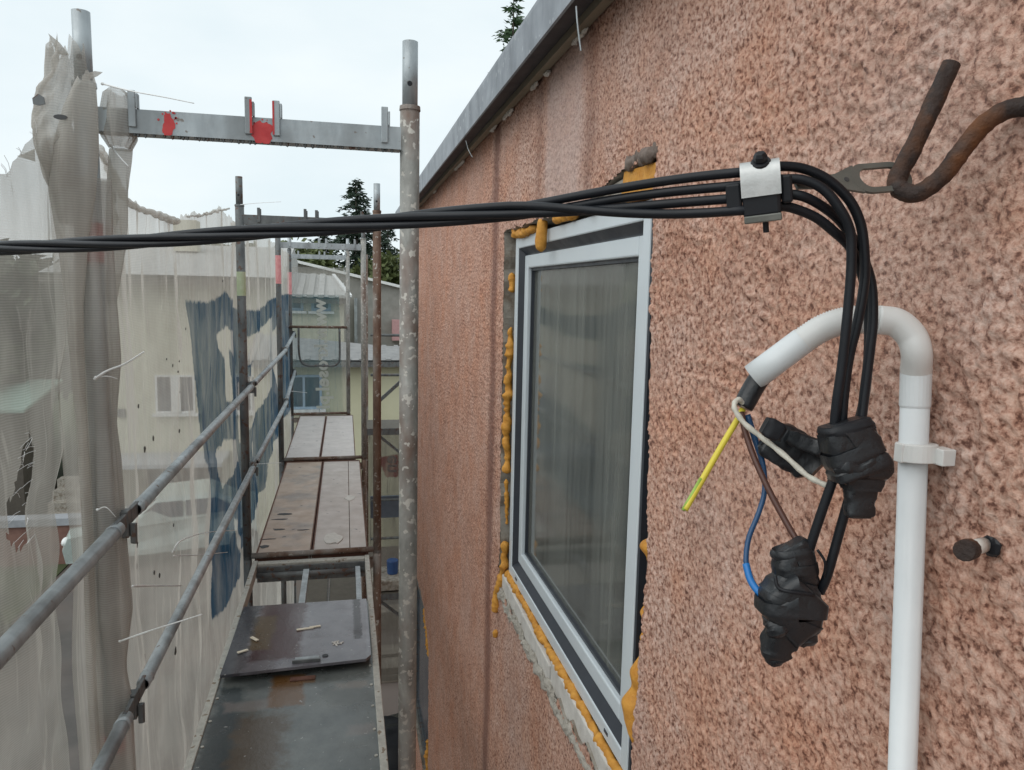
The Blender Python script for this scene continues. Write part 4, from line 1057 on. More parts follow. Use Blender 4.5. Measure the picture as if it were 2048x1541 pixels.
# ------------------------------------------------------------------ aerial cable, clamp, hook
RC = .0040
CL = Vector((0.3109, 0.5605, 0.0811)); CR = Vector((0.3402, 0.5545, 0.0857))
def conductor_left(k, slot):
    """twisted bundle from beyond the net to the clamp"""
    A = Vector((0.3089, 0.5611, 0.0823)); pts = []
    way = [Vector(p) for p in spline([(-1.61,2.02,.02), (-0.4486, 1.1385, 0.0418), (-0.0710, 0.8965, 0.0622), (0.1273, 0.7265, 0.0731), (0.2366, 0.6264, 0.0786), A], 40)]
    way = [way[0]+Vector((-.77*k_, .585*k_, .05*k_*k_*.02)) for k_ in (9, 7, 5, 3.5, 2.5, 2, 1.5, 1.2, .9, .6, .3, .15)] + way
    n = len(way); L = [0]
    for a, b in zip(way, way[1:]): L.append(L[-1]+(b-a).length)
    tot = L[-1]
    out = []
    for i, p in enumerate(way):
        s = tot-L[i]                       # distance from the clamp
        d = (way[min(i+1,n-1)]-way[max(i-1,0)]).normalized()
        a = d.cross(Vector((0,0,1))).normalized(); b = a.cross(d)
        ang = 2*math.pi*s/.68 + k*math.pi/2 + .55
        rad = RC*1.414
        q = p + (a*math.cos(ang)+b*math.sin(ang))*rad
        w = max(0, min(1, (s-.02)/.20)); w = w*w*(3-2*w)
        tgt = slot + (way[i]-A)
        out.append(q*w + tgt*(1-w))
    return out
slots_l = [Vector((0.3120, 0.5645, 0.0985)), Vector((0.3125, 0.5642, 0.0883)), Vector((0.3124, 0.5629, 0.0783)), Vector((0.3118, 0.5607, 0.0682))]
right = [
 [(0.3277, 0.5614, 0.1016),(0.3426, 0.5584, 0.1039),(0.3602, 0.5543, 0.1023),(0.3782, 0.5492, 0.0944),(0.3956, 0.5444, 0.0790),(0.4058, 0.5418, 0.0610),(0.4102, 0.5403, 0.0408),(0.4125, 0.5396, 0.0152),(0.4085, 0.5384, -0.0172),(0.4031, 0.5388, -0.0479),(0.4002, 0.5376, -0.0788),(0.3999, 0.5370, -0.1079)],
 [(0.3282, 0.5612, 0.0922),(0.3433, 0.5569, 0.0936),(0.3578, 0.5494, 0.0926),(0.3718, 0.5422, 0.0846),(0.3838, 0.5364, 0.0686),(0.3920, 0.5346, 0.0529),(0.3944, 0.5339, 0.0353),(0.3948, 0.5332, 0.0147),(0.3938, 0.5324, -0.0171),(0.3923, 0.5322, -0.0535),(0.3907, 0.5330, -0.0822),(0.3907, 0.5340, -0.1072)],
 [(0.3281, 0.5597, 0.0807),(0.3458, 0.5559, 0.0819),(0.3589, 0.5496, 0.0798),(0.3778, 0.5506, 0.0725),(0.3946, 0.5518, 0.0626),(0.4082, 0.5521, 0.0487),(0.4189, 0.5507, 0.0319),(0.4262, 0.5485, 0.0115),(0.4273, 0.5446, -0.0172),(0.4247, 0.5420, -0.0420),(0.4209, 0.5391, -0.0708),(0.4170, 0.5357, -0.1038)],
 [(0.3275, 0.5574, 0.0698),(0.3424, 0.5544, 0.0721),(0.3559, 0.5521, 0.0697),(0.3720, 0.5497, 0.0635),(0.3868, 0.5482, 0.0536),(0.4019, 0.5487, 0.0430),(0.4155, 0.5519, 0.0277),(0.4269, 0.5545, 0.0033),(0.4308, 0.5530, -0.0259),(0.4284, 0.5477, -0.0550),(0.4236, 0.5430, -0.0840),(0.4164, 0.5394, -0.1087)]]
cable = thing('aerial_cable', 'black twisted four core overhead cable crossing in front of the scaffold', 'cable', (.3, .56, -.2))
order = [0, 1, 2, 3]
for k in range(4):
    L_ = conductor_left(order[k], slots_l[k])
    R_ = spline(right[k], 8)
    m = MB(); m.tube(L_[:-1]+R_, RC, 12); m.build('conductor', BLACK, cable, smooth=True)
for j, pts in enumerate([[(0.3968, 0.5377, -0.1482),(0.3904, 0.5406, -0.1766),(0.3838, 0.5433, -0.2076),(0.3826, 0.5463, -0.2263)], [(0.4098, 0.5329, -0.1624),(0.4047, 0.5353, -0.1930),(0.3973, 0.5370, -0.2325),(0.3941, 0.5408, -0.2493)]]):
    m = MB(); m.tube(spline(pts, 6), RC, 12); m.build('conductor', BLACK, cable, smooth=True)
m = MB(); m.tube(spline([(0.3849, 0.5356, -0.2094),(0.3897, 0.5312, -0.2189),(0.3913, 0.5332, -0.2329)], 6), .0012, 6); m.build('thin_tie', BLACK, cable, smooth=True)

cl = thing('anchor_clamp', 'cable anchor clamp with a pale metal band and bolt', 'clamp', (0.3253, 0.5567, 0.0767))
ex = (CR-CL).normalized()                                   # along the cable
fw = Vector((0.3795, 0.6502, 0.0950))-Vector((0.3253, 0.5573, 0.0814)); fw.normalize()
ex = (ex - fw*ex.dot(fw)).normalized(); ez = ex.cross(fw); ez = -ez if ez.z < 0 else ez
fw = ez.cross(ex) if (ez.cross(ex)).dot(fw) > 0 else -ez.cross(ex)
C0 = Vector((0.3270, 0.5604, 0.0842))
def loc(a, b, c): return C0 + ex*a + ez*b + fw*c            # along, up, away
px = .0004                                                  # one picture unit at the clamp
def lbox(m, a0, a1, b0, b1, c0, c1):
    m.add([loc(a,b,c) for c in (c0,c1) for (a,b) in ((a0,b0),(a1,b0),(a1,b1),(a0,b1))], [(0,1,2,3),(7,6,5,4),(0,4,5,1),(1,5,6,2),(2,6,7,3),(3,7,4,0)])
m = MB(); lbox(m, -.0145, .0145, -.0205, .0195, -.0125, .010); m.build('body', PLASTIC, cl, bevel=.003)
m = MB(); lbox(m, -.0270, -.0150, -.012, .0085, -.0105, .006); m.build('jaw_wedge', PLASTIC, cl, bevel=.002)
m = MB(); lbox(m, .0150, .0235, -.012, .0100, -.0075, .008); m.build('jaw_wedge', PLASTIC, cl, bevel=.002)
# bent band: top face and front lip
m = MB()
prof = [(-.0145,-.004),(-.0148,.006),(-.0142,.0145),(-.0110,.0205),(-.004,.0235),(.008,.0240),(.013,.0220),(.013,.0205),(.0065,.0222),(-.0035,.0217),(-.0095,.0190),(-.0126,.0137),(-.0131,.006),(-.0129,-.004)]
n = len(prof)
m.add([loc(s, b, c) for s in (-.0150,.0150) for (c, b) in prof], [tuple(range(n)), tuple(range(2*n-1,n-1,-1))]+[(i,i+n,(i+1)%n+n,(i+1)%n) for i in range(n)])
bd = m.build('band', BANDM, cl, fix=True, smooth=True); bd.data.set_sharp_from_angle(angle=R(45))
m = MB(); lbox(m, -.0140, .0145, -.0245, -.0185, -.0142, .009); m.build('keeper_plate', PLATE, cl, bevel=.001)
m = MB(); m.tube([loc(.001,.0205,-.0065), loc(.001,.0222,-.0075), loc(.001,.0232,-.0082)], [.0078,.0078,.0070], 14); m.build('washer', PLASTIC, cl)
m = MB(); m.tube([loc(.001,.0230,-.0080), loc(.001,.0265,-.0100), loc(.001,.0290,-.0112)], [.0058,.0056,.0040], 6); m.build('bolt_head', PLASTIC, cl, bevel=.0006)
m = MB(); m.tube([loc(.002,-.0235,-.004), loc(.002,-.0330,-.003)], .0024, 8); m.build('stud', PLASTIC, cl)

# link plate between clamp and hook
link = thing('link_plate', 'flat grey slotted link plate between clamp and rusty hook', 'link plate', (0.4161, 0.5597, 0.0974))
e1 = (Vector((0.4709, 0.5625, 0.1023))-Vector((0.3594, 0.5569, 0.0889))).normalized()
e2 = Vector((.30,.50,.80)); e2 = (e2-e1*e2.dot(e1)).normalized(); e3 = e1.cross(e2)
O = Vector((0.4372, 0.5616, 0.1004))
def lp(a, b, c): return O+e1*a+e2*b+e3*c
m = MB(); n = 40; outl = []; inl = []
for k in range(n):
    th = 2*math.pi*k/n
    def stad(hw, r): return (math.copysign(hw, math.cos(th))+r*math.cos(th), r*math.sin(th))
    outl.append(stad(.0140, .0150)); inl.append(stad(.0110, .0098))
vs = [lp(a,b,c) for c in (-.0012,.0012) for loop in (outl,inl) for (a,b) in loop]
fs = []
for k in range(n):
    j = (k+1) % n
    fs += [(k,j,j+n,k+n), (2*n+k,3*n+k,3*n+j,2*n+j), (k,2*n+k,2*n+j,j), (n+k,n+j,3*n+j,3*n+k)]
m.add(vs, fs); m.build('eye', PLATE, link, fix=True)
nose = [(-.0225,.0140),(-.0300,.0115),(-.0430,.0065),(-.0650,.0045),(-.0830,.0040),(-.0830,-.0050),(-.0620,-.0060),(-.0430,-.0085),(-.0300,-.0120),(-.0225,-.0140)]
n = len(nose); m = MB(); m.add([lp(a,b,c) for c in (-.0011,.0011) for (a,b) in nose], [tuple(range(n)), tuple(range(2*n-1,n-1,-1))]+[(i,i+n,(i+1)%n+n,(i+1)%n) for i in range(n)])
m.build('tail', PLATE, link, fix=True)
m = MB(); m.cyl(lp(-.0345,0,-.0016), lp(-.0345,0,.0016), .0022, 10); m.build('pin_hole', SCUFF_SHADE, link)

m = MB(); P = spline([(0.4889, 0.5537, 0.1935),(0.4770, 0.5555, 0.1625),(0.4635, 0.5581, 0.1272),(0.4542, 0.5605, 0.1056),(0.4506, 0.5590, 0.0958),(0.4522, 0.5526, 0.0890),(0.4599, 0.5434, 0.0871),(0.4718, 0.5331, 0.0998),(0.4812, 0.5252, 0.1194),(0.4903, 0.5172, 0.1369),(0.5016, 0.5088, 0.1472),(0.5152, 0.4999, 0.1499),(0.5406, 0.4978, 0.1539),(0.5749, 0.5030, 0.1576)], 7)
rg = random.Random(4); m.tube(P, [.0075*rg.uniform(.95,1.06) for _ in P], 14); hook = m.build('wall_hook', HOOKM, smooth=False, origin=(0.5452, 0.5021, 0.1552))
hook.data.polygons.foreach_set('use_smooth', [len(p.vertices) == 4 for p in hook.data.polygons])
tag(hook, 'thick rusty iron hook sticking out of the pink wall', 'hook')

# ------------------------------------------------------------------ conduit
cd = thing('conduit', 'white plastic conduit rising up the wall and bending over', 'conduit', (0.4970, 0.5451, -0.4382))
pt, pb = Vector((0.4970, 0.5720, -0.0629)), Vector((0.4970, 0.5445, -0.4378))
dd = (pb-pt).normalized()
m = MB(); m.tube([pt+dd*.028, pt+dd*1.6], .0121, 24); m.build('straight_pipe', PVC, cd, smooth=True)
m = MB(); m.tube([pt-dd*.002, pt+dd*.0005, pt+dd*.031, pt+dd*.033], [.0122,.0129,.0129,.0122], 24); m.build('coupler', PVC, cd, smooth=False)
P = spline([tuple(pt), (0.4891, 0.5643, -0.0457), (0.4852, 0.5680, -0.0315), (0.4750, 0.5748, -0.0205), (0.4614, 0.5822, -0.0184)], 7)
m = MB(); m.tube(P, [.0130]*2+[.0127]*(len(P)-2), 24); m.build('elbow', PVC2, cd, smooth=True)
P = spline([(0.4657, 0.5813, -0.0183), (0.4541, 0.5859, -0.0186), (0.4371, 0.5936, -0.0200), (0.4205, 0.6016, -0.0273), (0.4042, 0.6097, -0.0411)], 18)
m = MB(); m.tube(P, [.0121+(.00060 if i % 2 else -.0004) for i in range(len(P))], 24); m.build('corrugated_bend', PVC2, cd, smooth=True)
a, b = Vector((0.4063, 0.6085, -0.0387)), Vector((0.3717, 0.6301, -0.0750)); d = (b-a).normalized()
m = MB(); m.tube([a, a+(b-a)*.5, b, b-d*.0002, b-d*.03], [.0125,.0127,.0130,.0116,.0112], 26, False); m.build('end_sleeve', PVC, cd, smooth=True)
m = MB(); m.cyl(b-d*.031, b-d*.032, .0112, 20); m.build('inner_shadow', SCUFF_SHADE, cd)  # dark disc standing in for the shade inside the mouth
sh = thing('cable_end', 'stripped five core cable end hanging out of the conduit mouth', 'cable', (0.3684, 0.6288, -0.0913))
m = MB(); m.tube(spline([(0.3857, 0.6227, -0.0602), (0.3767, 0.6288, -0.0763), (0.3694, 0.6307, -0.0906), (0.3630, 0.6305, -0.1033)], 5), [.0098]*13+[.0096,.0094,.009], 18); m.build('sheath', TAPE, sh, smooth=True)
m = MB(); m.tube(spline([(0.3573, 0.6284, -0.1137), (0.3359, 0.6195, -0.1398), (0.3131, 0.6104, -0.1697), (0.2962, 0.6032, -0.1911)], 6), .0029, 12)
YEL = mat_noisy('yellow wire insulation', (.62,.50,.045), (.72,.60,.07), 30, (.4,.5), 0, 0)
GRN = mat_noisy('green wire stripe', (.25,.42,.06), (.35,.5,.1), 30, (.4,.5), 0, 0)
WHI = mat_noisy('grubby white wire insulation', (.50,.47,.40), (.66,.63,.55), 90, (.45,.6), 0, .2)
BRN = mat_plain('brown wire insulation', (.085,.035,.025), .45)
BLU = mat_plain('dark blue wire insulation', (.012,.060,.15), .42)
BLU2 = mat_plain('bright blue tape', (.015,.16,.45), .4)
y_ = m.build('yellow_wire', YEL, sh, smooth=True)
m = MB(); m.tube([(0.3622, 0.6290, -0.1045), (0.3575, 0.6286, -0.1138)], .0029, 12); m.build('yellow_wire', YEL, sh, smooth=True)
m = MB(); o_ = Vector((-.0016,.0,.0002)); m.tube([Vector((0.3156, 0.6109, -0.1653))+o_, Vector((0.3061, 0.6071, -0.1783))+o_, Vector((0.2959, 0.6030, -0.1915))+o_], .0018, 10); m.build('green_stripe', GRN, y_, smooth=True)
m = MB(); m.tube(spline([(0.3627, 0.6267, -0.1013), (0.3542, 0.6232, -0.0950), (0.3481, 0.6200, -0.0982), (0.3479, 0.6161, -0.1050), (0.3552, 0.6100, -0.1161), (0.3687, 0.5992, -0.1281), (0.3782, 0.5812, -0.1391), (0.3902, 0.5664, -0.1529), (0.3986, 0.5546, -0.1582), (0.4046, 0.5499, -0.1602)], 6), [.0025+.0003*math.sin(i*1.3) for i in range(55)], 12); m.build('white_wire', WHI, sh, smooth=True)
m = MB(); m.tube(spline([(0.3605, 0.6284, -0.1076), (0.3605, 0.6202, -0.1236), (0.3641, 0.6060, -0.1479), (0.3706, 0.5888, -0.1739), (0.3789, 0.5713, -0.1988), (0.3866, 0.5544, -0.2206), (0.3950, 0.5409, -0.2472)], 6), .0028, 12); m.build('brown_wire', BRN, sh, smooth=True)
m = MB(); m.tube(spline([(0.3666, 0.6288, -0.1102), (0.3725, 0.6202, -0.1347), (0.3759, 0.6105, -0.1563), (0.3745, 0.6039, -0.1781), (0.3664, 0.5990, -0.1976), (0.3552, 0.5930, -0.2162), (0.3493, 0.5859, -0.2334), (0.3489, 0.5805, -0.2439)], 6), [.0032-.0008*min(1,i/14) for i in range(43)], 12); m.build('blue_wire', BLU, sh, smooth=True)
m = MB(); m.tube(spline([(0.3482, 0.5836, -0.2372), (0.3485, 0.5759, -0.2481), (0.3504, 0.5685, -0.2545), (0.3537, 0.5588, -0.2598)], 6), .0032, 12); m.build('blue_tape_end', BLU2, sh, smooth=True)

# saddle clip
cc = Vector((0.4970, 0.5628, -0.1350)); t = thing('conduit_clip', 'white saddle clip holding the conduit to the wall', 'conduit clip', tuple(cc))
m = MB(); m.tube([cc-dd*.0080, cc+dd*.0080], [.0172,.0172], 28, True); ring = m.build('ring', PVC2, t, bevel=.0008)
m = MB(); m.box(cc.x+.006, .5165, cc.y-.024, cc.y-.008, cc.z-.0078, cc.z+.0068); m.build('base_tab', PVC2, t, bevel=.001)
m = MB(); m.box(cc.x-.0185, cc.x-.014, cc.y-.004, cc.y+.006, cc.z-.0084, cc.z+.0082); m.build('snap_catch', PVC2, t, bevel=.0008)

# bolt stub
bw = Vector((0.5150, 0.5002, -0.1999)); bo = Vector((0.4701, 0.4742, -0.1934)); t = thing('wall_bolt', 'rusty bolt stub with paint sticking out of the wall', 'bolt', tuple(bw))
d = (bo-bw); 
m = MB(); m.tube([bw, bw+d*.72], .0062, 12); m.build('shank', MORTW, t, smooth=True)
m = MB(); m.tube([bw+d*.70, bw+d*.72, bw+d*.98, bw+d], [.0070,.0085,.0085,.0078], 12); m.build('rusty_head', HOOKM, t)
m = MB(); m.blob(bw+Vector((.002,-.006,.0)), (.003,.009,.008), 10, 6, .25, random.Random(2)); m.build('plug_hole', PLASTIC, t)

# ------------------------------------------------------------------ taped connectors
def frame_at(tilt, yawd=0):
    """axes: right, away, up in the picture sense, tilted clockwise"""
    r = Vector((math.cos(YAW), -math.sin(YAW), 0)); up = Vector((0,0,1)); aw = Vector((math.sin(YAW), math.cos(YAW), 0))
    c, s = math.cos(tilt), math.sin(tilt)
    r2 = r*c-up*s; u2 = r*s+up*c
    q = Matrix((r2, aw, u2)).transposed()
    return q @ Matrix.Rotation(yawd, 3, 'Z')
def loft(name, rings, parent, mat=TAPE, flat=.72, e=.42, n=28, wr=.0007, seed=1, depth=.62):
    """wrapped body: rings of (point, half width), squarish cross section, wrinkled like wound tape"""
    P = [Vector(p) for p, w in rings]; m = MB(); rg = random.Random(seed)
    # refine along the axis
    PP = spline(P, 4); ww = []
    for i in range(len(rings)-1):
        for k in range(4): t_ = k/4; t_ = t_*t_*(3-2*t_); ww.append(rings[i][1]*(1-t_)+rings[i+1][1]*t_)
    ww.append(rings[-1][1])
    aw0 = Vector((math.sin(YAW), math.cos(YAW), 0)); vs = []; step = 0
    for i, p in enumerate(PP):
        tg = (PP[min(i+1,len(PP)-1)]-PP[max(i-1,0)]).normalized()
        a = tg.cross(aw0).normalized(); b = a.cross(tg).normalized()
        if i % 3 == 0: step = rg.uniform(-wr, wr)
        for k in range(n):
            th = 2*math.pi*k/n
            c, s_ = math.cos(th), math.sin(th)
            r_ = float(vn(np.array([k*.35+seed*3]), np.array([i*.42]), 1.0, 60+seed)[0]-.5)*wr*2.4
            rr = 1+(step+r_)/max(ww[i], .002)
            vs.append(p + a*math.copysign(abs(c)**e, c)*ww[i]*rr + b*math.copysign(abs(s_)**e, s_)*ww[i]*flat*rr)
    fs = []; M_ = len(PP)
    for i in range(M_-1):
        for k in range(n): k2 = (k+1) % n; fs.append((i*n+k, i*n+k2, (i+1)*n+k2, (i+1)*n+k))
    fs += [tuple(range(n)), tuple((M_-1)*n+k for k in range(n-1,-1,-1))]
    m.add(vs, fs)
    o = m.build(name, mat, parent, fix=True)
    o.data.polygons.foreach_set('use_smooth', [True]*len(o.data.polygons)); o.data.set_sharp_from_angle(angle=R(24))
    return o
def knob(name, p, r, parent, seed):
    m = MB(); m.blob(p, (r, r, r*.9), 12, 8, .06, random.Random(seed), None, .75); return m.build(name, TAPE, parent, smooth=True)
U = .61/1500
c1 = thing('taped_connector', 'boxy black taped cable connector directly under the hanging conductors', 'cable connector', (0.4038, 0.5172, -0.1745), 'taped cable connectors')
loft('cap', [((0.3968, 0.5305, -0.0992), 36*U), ((0.3972, 0.5302, -0.1008), 47*U), ((0.3980, 0.5295, -0.1048), 51*U), ((0.3988, 0.5290, -0.1081), 51*U), ((0.3991, 0.5287, -0.1097), 46*U)], c1, PLASTIC, .8, .55, wr=.0005, seed=1)
loft('body', [((0.3988, 0.5290, -0.1081), 49*U), ((0.4003, 0.5275, -0.1165), 50*U), ((0.4030, 0.5257, -0.1258), 52*U), ((0.4062, 0.5241, -0.1330), 55*U), ((0.4089, 0.5227, -0.1390), 57*U), ((0.4101, 0.5220, -0.1426), 53*U), ((0.4101, 0.5215, -0.1466), 40*U), ((0.4096, 0.5205, -0.1547), 33*U)], c1, seed=2, e=.32)
loft('tape_tail', [((0.4103, 0.5219, -0.1509), 34*U), ((0.4099, 0.5209, -0.1591), 29*U), ((0.4094, 0.5200, -0.1672), 28*U), ((0.4094, 0.5191, -0.1745), 27*U), ((0.4094, 0.5187, -0.1777), 22*U)], c1, seed=3, flat=.55)
loft('clamp_ridge', [((0.3835, 0.5201, -0.1388), 6*U), ((0.3854, 0.5179, -0.1371), 14*U), ((0.3919, 0.5146, -0.1349), 17*U), ((0.3999, 0.5118, -0.1348), 14*U), ((0.4099, 0.5110, -0.1317), 17*U), ((0.4183, 0.5114, -0.1304), 14*U), ((0.4229, 0.5125, -0.1300), 6*U)], c1, seed=4, e=.8)
c2 = thing('taped_connector', 'knobbly black taped connector hanging lowest, joined by blue and brown wires', 'cable connector', (0.3667, 0.5390, -0.3113), 'taped cable connectors')
loft('tape_band', [((0.4011, 0.5270, -0.1193), 52*U), ((0.4015, 0.5268, -0.1201), 54.5*U), ((0.4042, 0.5251, -0.1282), 56.5*U), ((0.4046, 0.5250, -0.1290), 53*U)], c1, seed=6, e=.32, wr=.0003)
U = .64/1500
loft('sleeve', [((0.3705, 0.5532, -0.2095), 26*U), ((0.3713, 0.5528, -0.2112), 36*U), ((0.3726, 0.5517, -0.2179), 40*U), ((0.3742, 0.5501, -0.2272), 41*U), ((0.3754, 0.5485, -0.2378), 40*U), ((0.3753, 0.5477, -0.2442), 36*U)], c2, seed=11, e=.6)
loft('body', [((0.3734, 0.5468, -0.2383), 40*U), ((0.3716, 0.5463, -0.2452), 50*U), ((0.3699, 0.5455, -0.2545), 60*U), ((0.3694, 0.5443, -0.2647), 61*U), ((0.3686, 0.5434, -0.2731), 55*U), ((0.3664, 0.5430, -0.2800), 47*U), ((0.3631, 0.5429, -0.2868), 38*U)], c2, seed=12, e=.40)
loft('tape_tail', [((0.3639, 0.5434, -0.2817), 40*U), ((0.3597, 0.5431, -0.2911), 31*U), ((0.3576, 0.5425, -0.2996), 27*U), ((0.3567, 0.5418, -0.3064), 22*U), ((0.3575, 0.5410, -0.3115), 12*U)], c2, seed=13, wr=.0013)
loft('tape_band', [((0.3738, 0.5504, -0.2255), 40*U), ((0.3738, 0.5503, -0.2264), 43.5*U), ((0.3750, 0.5491, -0.2340), 43.5*U), ((0.3750, 0.5490, -0.2348), 40*U)], c2, seed=16, e=.6, wr=.0003)
loft('tape_band', [((0.3699, 0.5453, -0.2562), 61*U), ((0.3699, 0.5452, -0.2570), 64*U), ((0.3690, 0.5442, -0.2664), 64*U), ((0.3690, 0.5441, -0.2672), 61*U)], c2, seed=17, e=.40, wr=.0003)
loft('nub', [((0.3774, 0.5376, -0.2712), 24*U), ((0.3774, 0.5346, -0.2779), 25*U), ((0.3782, 0.5334, -0.2862), 22*U), ((0.3782, 0.5327, -0.2913), 14*U)], c2, seed=14, e=.8)
loft('screw_boss', [((0.3500, 0.5397, -0.2700), 14*U), ((0.3509, 0.5371, -0.2725), 22*U), ((0.3528, 0.5350, -0.2778), 22*U), ((0.3555, 0.5358, -0.2828), 13*U)], c2, seed=15, e=.85)
m = MB(); m.tube(spline([(0.3478, 0.5371, -0.2303),(0.3489, 0.5326, -0.2390),(0.3579, 0.5262, -0.2408),(0.3769, 0.5247, -0.2437)], 5), .0016, 8); m.build('cable_tie', PLASTIC, c2, smooth=True)
c3 = thing('taped_connector', 'flattened black taped connector behind the white wire', 'cable connector', (0.3885, 0.5798, -0.1562), 'taped cable connectors')
U = .665/1500
loft('body', [((0.3753, 0.6103, -0.1267), 26*U), ((0.3797, 0.6090, -0.1293), 36*U), ((0.3909, 0.6058, -0.1346), 42*U), ((0.4029, 0.6023, -0.1411), 44*U), ((0.4133, 0.5970, -0.1482), 40*U), ((0.4185, 0.5889, -0.1539), 24*U)], c3, seed=21, flat=.40, wr=.0015)
loft('folded_tape', [((0.3885, 0.5953, -0.1241), 12*U), ((0.3989, 0.5914, -0.1281), 17*U), ((0.4094, 0.5855, -0.1317), 18*U), ((0.4164, 0.5793, -0.1351), 16*U)], c3, seed=22, flat=.6)
loft('sleeve', [((0.3592, 0.5869, -0.1120), 15*U), ((0.3643, 0.5854, -0.1145), 19*U), ((0.3720, 0.5831, -0.1187), 18*U), ((0.3755, 0.5821, -0.1208), 14*U)], c3, PLASTIC, seed=23)

# threads hanging from the eave
for j, (pts, lab) in enumerate([([(.428,1.43,.534),(.432,1.43,.50),(.44,1.43,.455)], 'thin strip hanging from the fascia beside the long mortar lump'), ([(.428,2.76,.533),(.436,2.75,.50),(.446,2.72,.47)], 'fine thread hanging from the middle of the fascia')]):
    m = MB(); m.tube(spline(pts, 4), .0018 if j == 0 else .001, 6); tag(m.build('hanging_thread', GALV), lab, 'thread')

# ------------------------------------------------------------------ houses behind
def window(parent, x0, x1, y, z0, z1, mull=True, fm=WHITEP, w=.05, sill=True):
    m = MB(); rect = [(x0,x1,z0,z0+w),(x0,x1,z1-w,z1),(x0,x0+w,z0+w,z1-w),(x1-w,x1,z0+w,z1-w)]
    if mull: c = (x0+x1)/2; rect.append((c-w/2,c+w/2,z0+w,z1-w))
    for (a,b,c_,d_) in rect: m.box(a, b, y-.06, y+.04, c_, d_)
    f = m.build('window', fm, parent)
    m = MB(); m.box(x0+w*.8, x1-w*.8, y-.02, y-.01, z0+w*.8, z1-w*.8); m.build('pane', BGLASS, f)
    if sill:
        m = MB(); m.box(x0-.08, x1+.08, y-.16, y-.002, z0-.07, z0-.005); m.build('sill', WHITEP, f)
    return f
def hip_roof(parent, pts, mat, name='roof', th=.06):
    m = MB(); m.add(pts, [tuple(range(len(pts)))]); return m.build(name, mat, parent)

ch = thing('cream_house', 'cream rendered house seen through the long printed net', 'house', (-4, 22, -5.8))
m = MB(); m.box(-6.4, -1.72, 20, 28, -5.8, .22); m.build('wall', CREAM, ch)
rf = MB(); rf.add([(-6.9,19.4,.20),(-1.5,19.4,.20),(-1.5,24,1.15),(-6.9,24,1.15),(-6.9,28.6,.20),(-1.5,28.6,.20)], [(0,1,2,3),(3,2,5,4),(1,5,2),(0,3,4)]); rf = rf.build('roof', TILE, ch)
m = MB(); m.box(-6.9, -1.5, 19.38, 19.99, -.02, .10); m.build('eave_boards', BROWNW, rf)
m = MB(); m.box(-4.6, -4.0, 22.5, 23.1, .9, 1.75); m.build('chimney', CREAM, rf)
window(ch, -4.62, -3.70, 20, -3.22, -2.26)
m = MB(); m.box(-4.25, -4.03, 19.90, 19.93, -3.18, -2.30); m.build('curtain', WHITEP, ch)
window(ch, -4.9, -3.2, 20, -5.6, -4.55, True, BROWNW)
window(ch, -2.75, -1.95, 20, -3.22, -2.26)
m = MB(); m.box(-5.7, -2.9, 18.6, 19.99, -4.32, -4.22); m.build('canopy', mat_plain('grey sheet canopy', (.40,.42,.45), .5), ch)
for x in (-5.6, -3.0):
    m = MB(); m.box(x-.05, x+.05, 18.65, 18.75, -5.8, -4.325); m.build('canopy_post', BROWNW, ch)
m = MB(); m.box(-5.5, -5.32, 19.93, 19.985, -3.3, -3.1); m.build('vent_grille', GALV_D, ch)

wg = thing('cream_house', 'lower cream wing with small blue windows behind the end net', 'house', (-.9, 21, -5.8))
m = MB(); m.box(-1.70, -.03, 20.2, 27, -5.8, -.27); m.build('wall', CREAM, wg)
rf = MB(); rf.add([(-1.72,19.75,-.25),(.12,19.75,-.25),(-.35,23,.33),(-1.72,23,.42)], [(0,1,2,3)]); rf = rf.build('roof', TILE, wg)
for j in range(7):
    x = -1.66+j*.265; m = MB(); m.bar((x,19.72,-.235), (x-.03,22.9,.35 if j < 5 else .30-.1*(j-4)), .15, .07); m.build('tile_row', TILE, rf)
m = MB(); m.bar((.13,19.73,-.215), (-.33,23,.36), .09, .06); m.build('verge', WHITEP, rf)
m = MB(); m.box(-1.72, .10, 19.8, 20.19, -.42, -.30); m.build('eave_boards', BROWNW, rf)
BLUEF = mat_plain('pale blue window frame', (.30,.40,.52), .5)
window(wg, -1.52, -1.05, 20.2, -.62, -.22-.05, False, BLUEF, .07)
window(wg, -.85, -.36, 20.2, -.62, -.27, False, BLUEF, .07)

an = thing('annex', 'low annex with a dark tiled roof in front of the cream wing', 'house', (.3, 17.5, -5.8))
m = MB(); m.box(-1.9, 4.0, 16.6, 18.1, -5.8, -1.52); m.build('wall', CREAM2, an)
rf = MB(); rf.add([(-2.0,16.2,-1.53),(4.2,16.2,-1.53),(4.2,18.15,-1.40),(0,18.15,-1.36),(-2.0,18.15,-1.10)], [(0,1,2,3,4)]); rf = rf.build('roof', TILE_D, an)
for j in range(22):
    x = -1.9+j*.28; m = MB(); m.bar((x,16.18,-1.52), (x,18.12,(-1.10-.13*(x+2) if x < 0 else -1.36-.0095*x)+.01), .10, .035); m.build('tile_row', TILE_D, rf)
m = MB(); m.box(-2.0, 4.2, 16.22, 16.59, -1.68, -1.56); m.build('eave_boards', GALV_D, rf)
window(an, -1.25, -.50, 16.6, -2.62, -1.88, True, BLUEF)
window(an, 2.2, 3.2, 16.6, -3.0, -2.0)

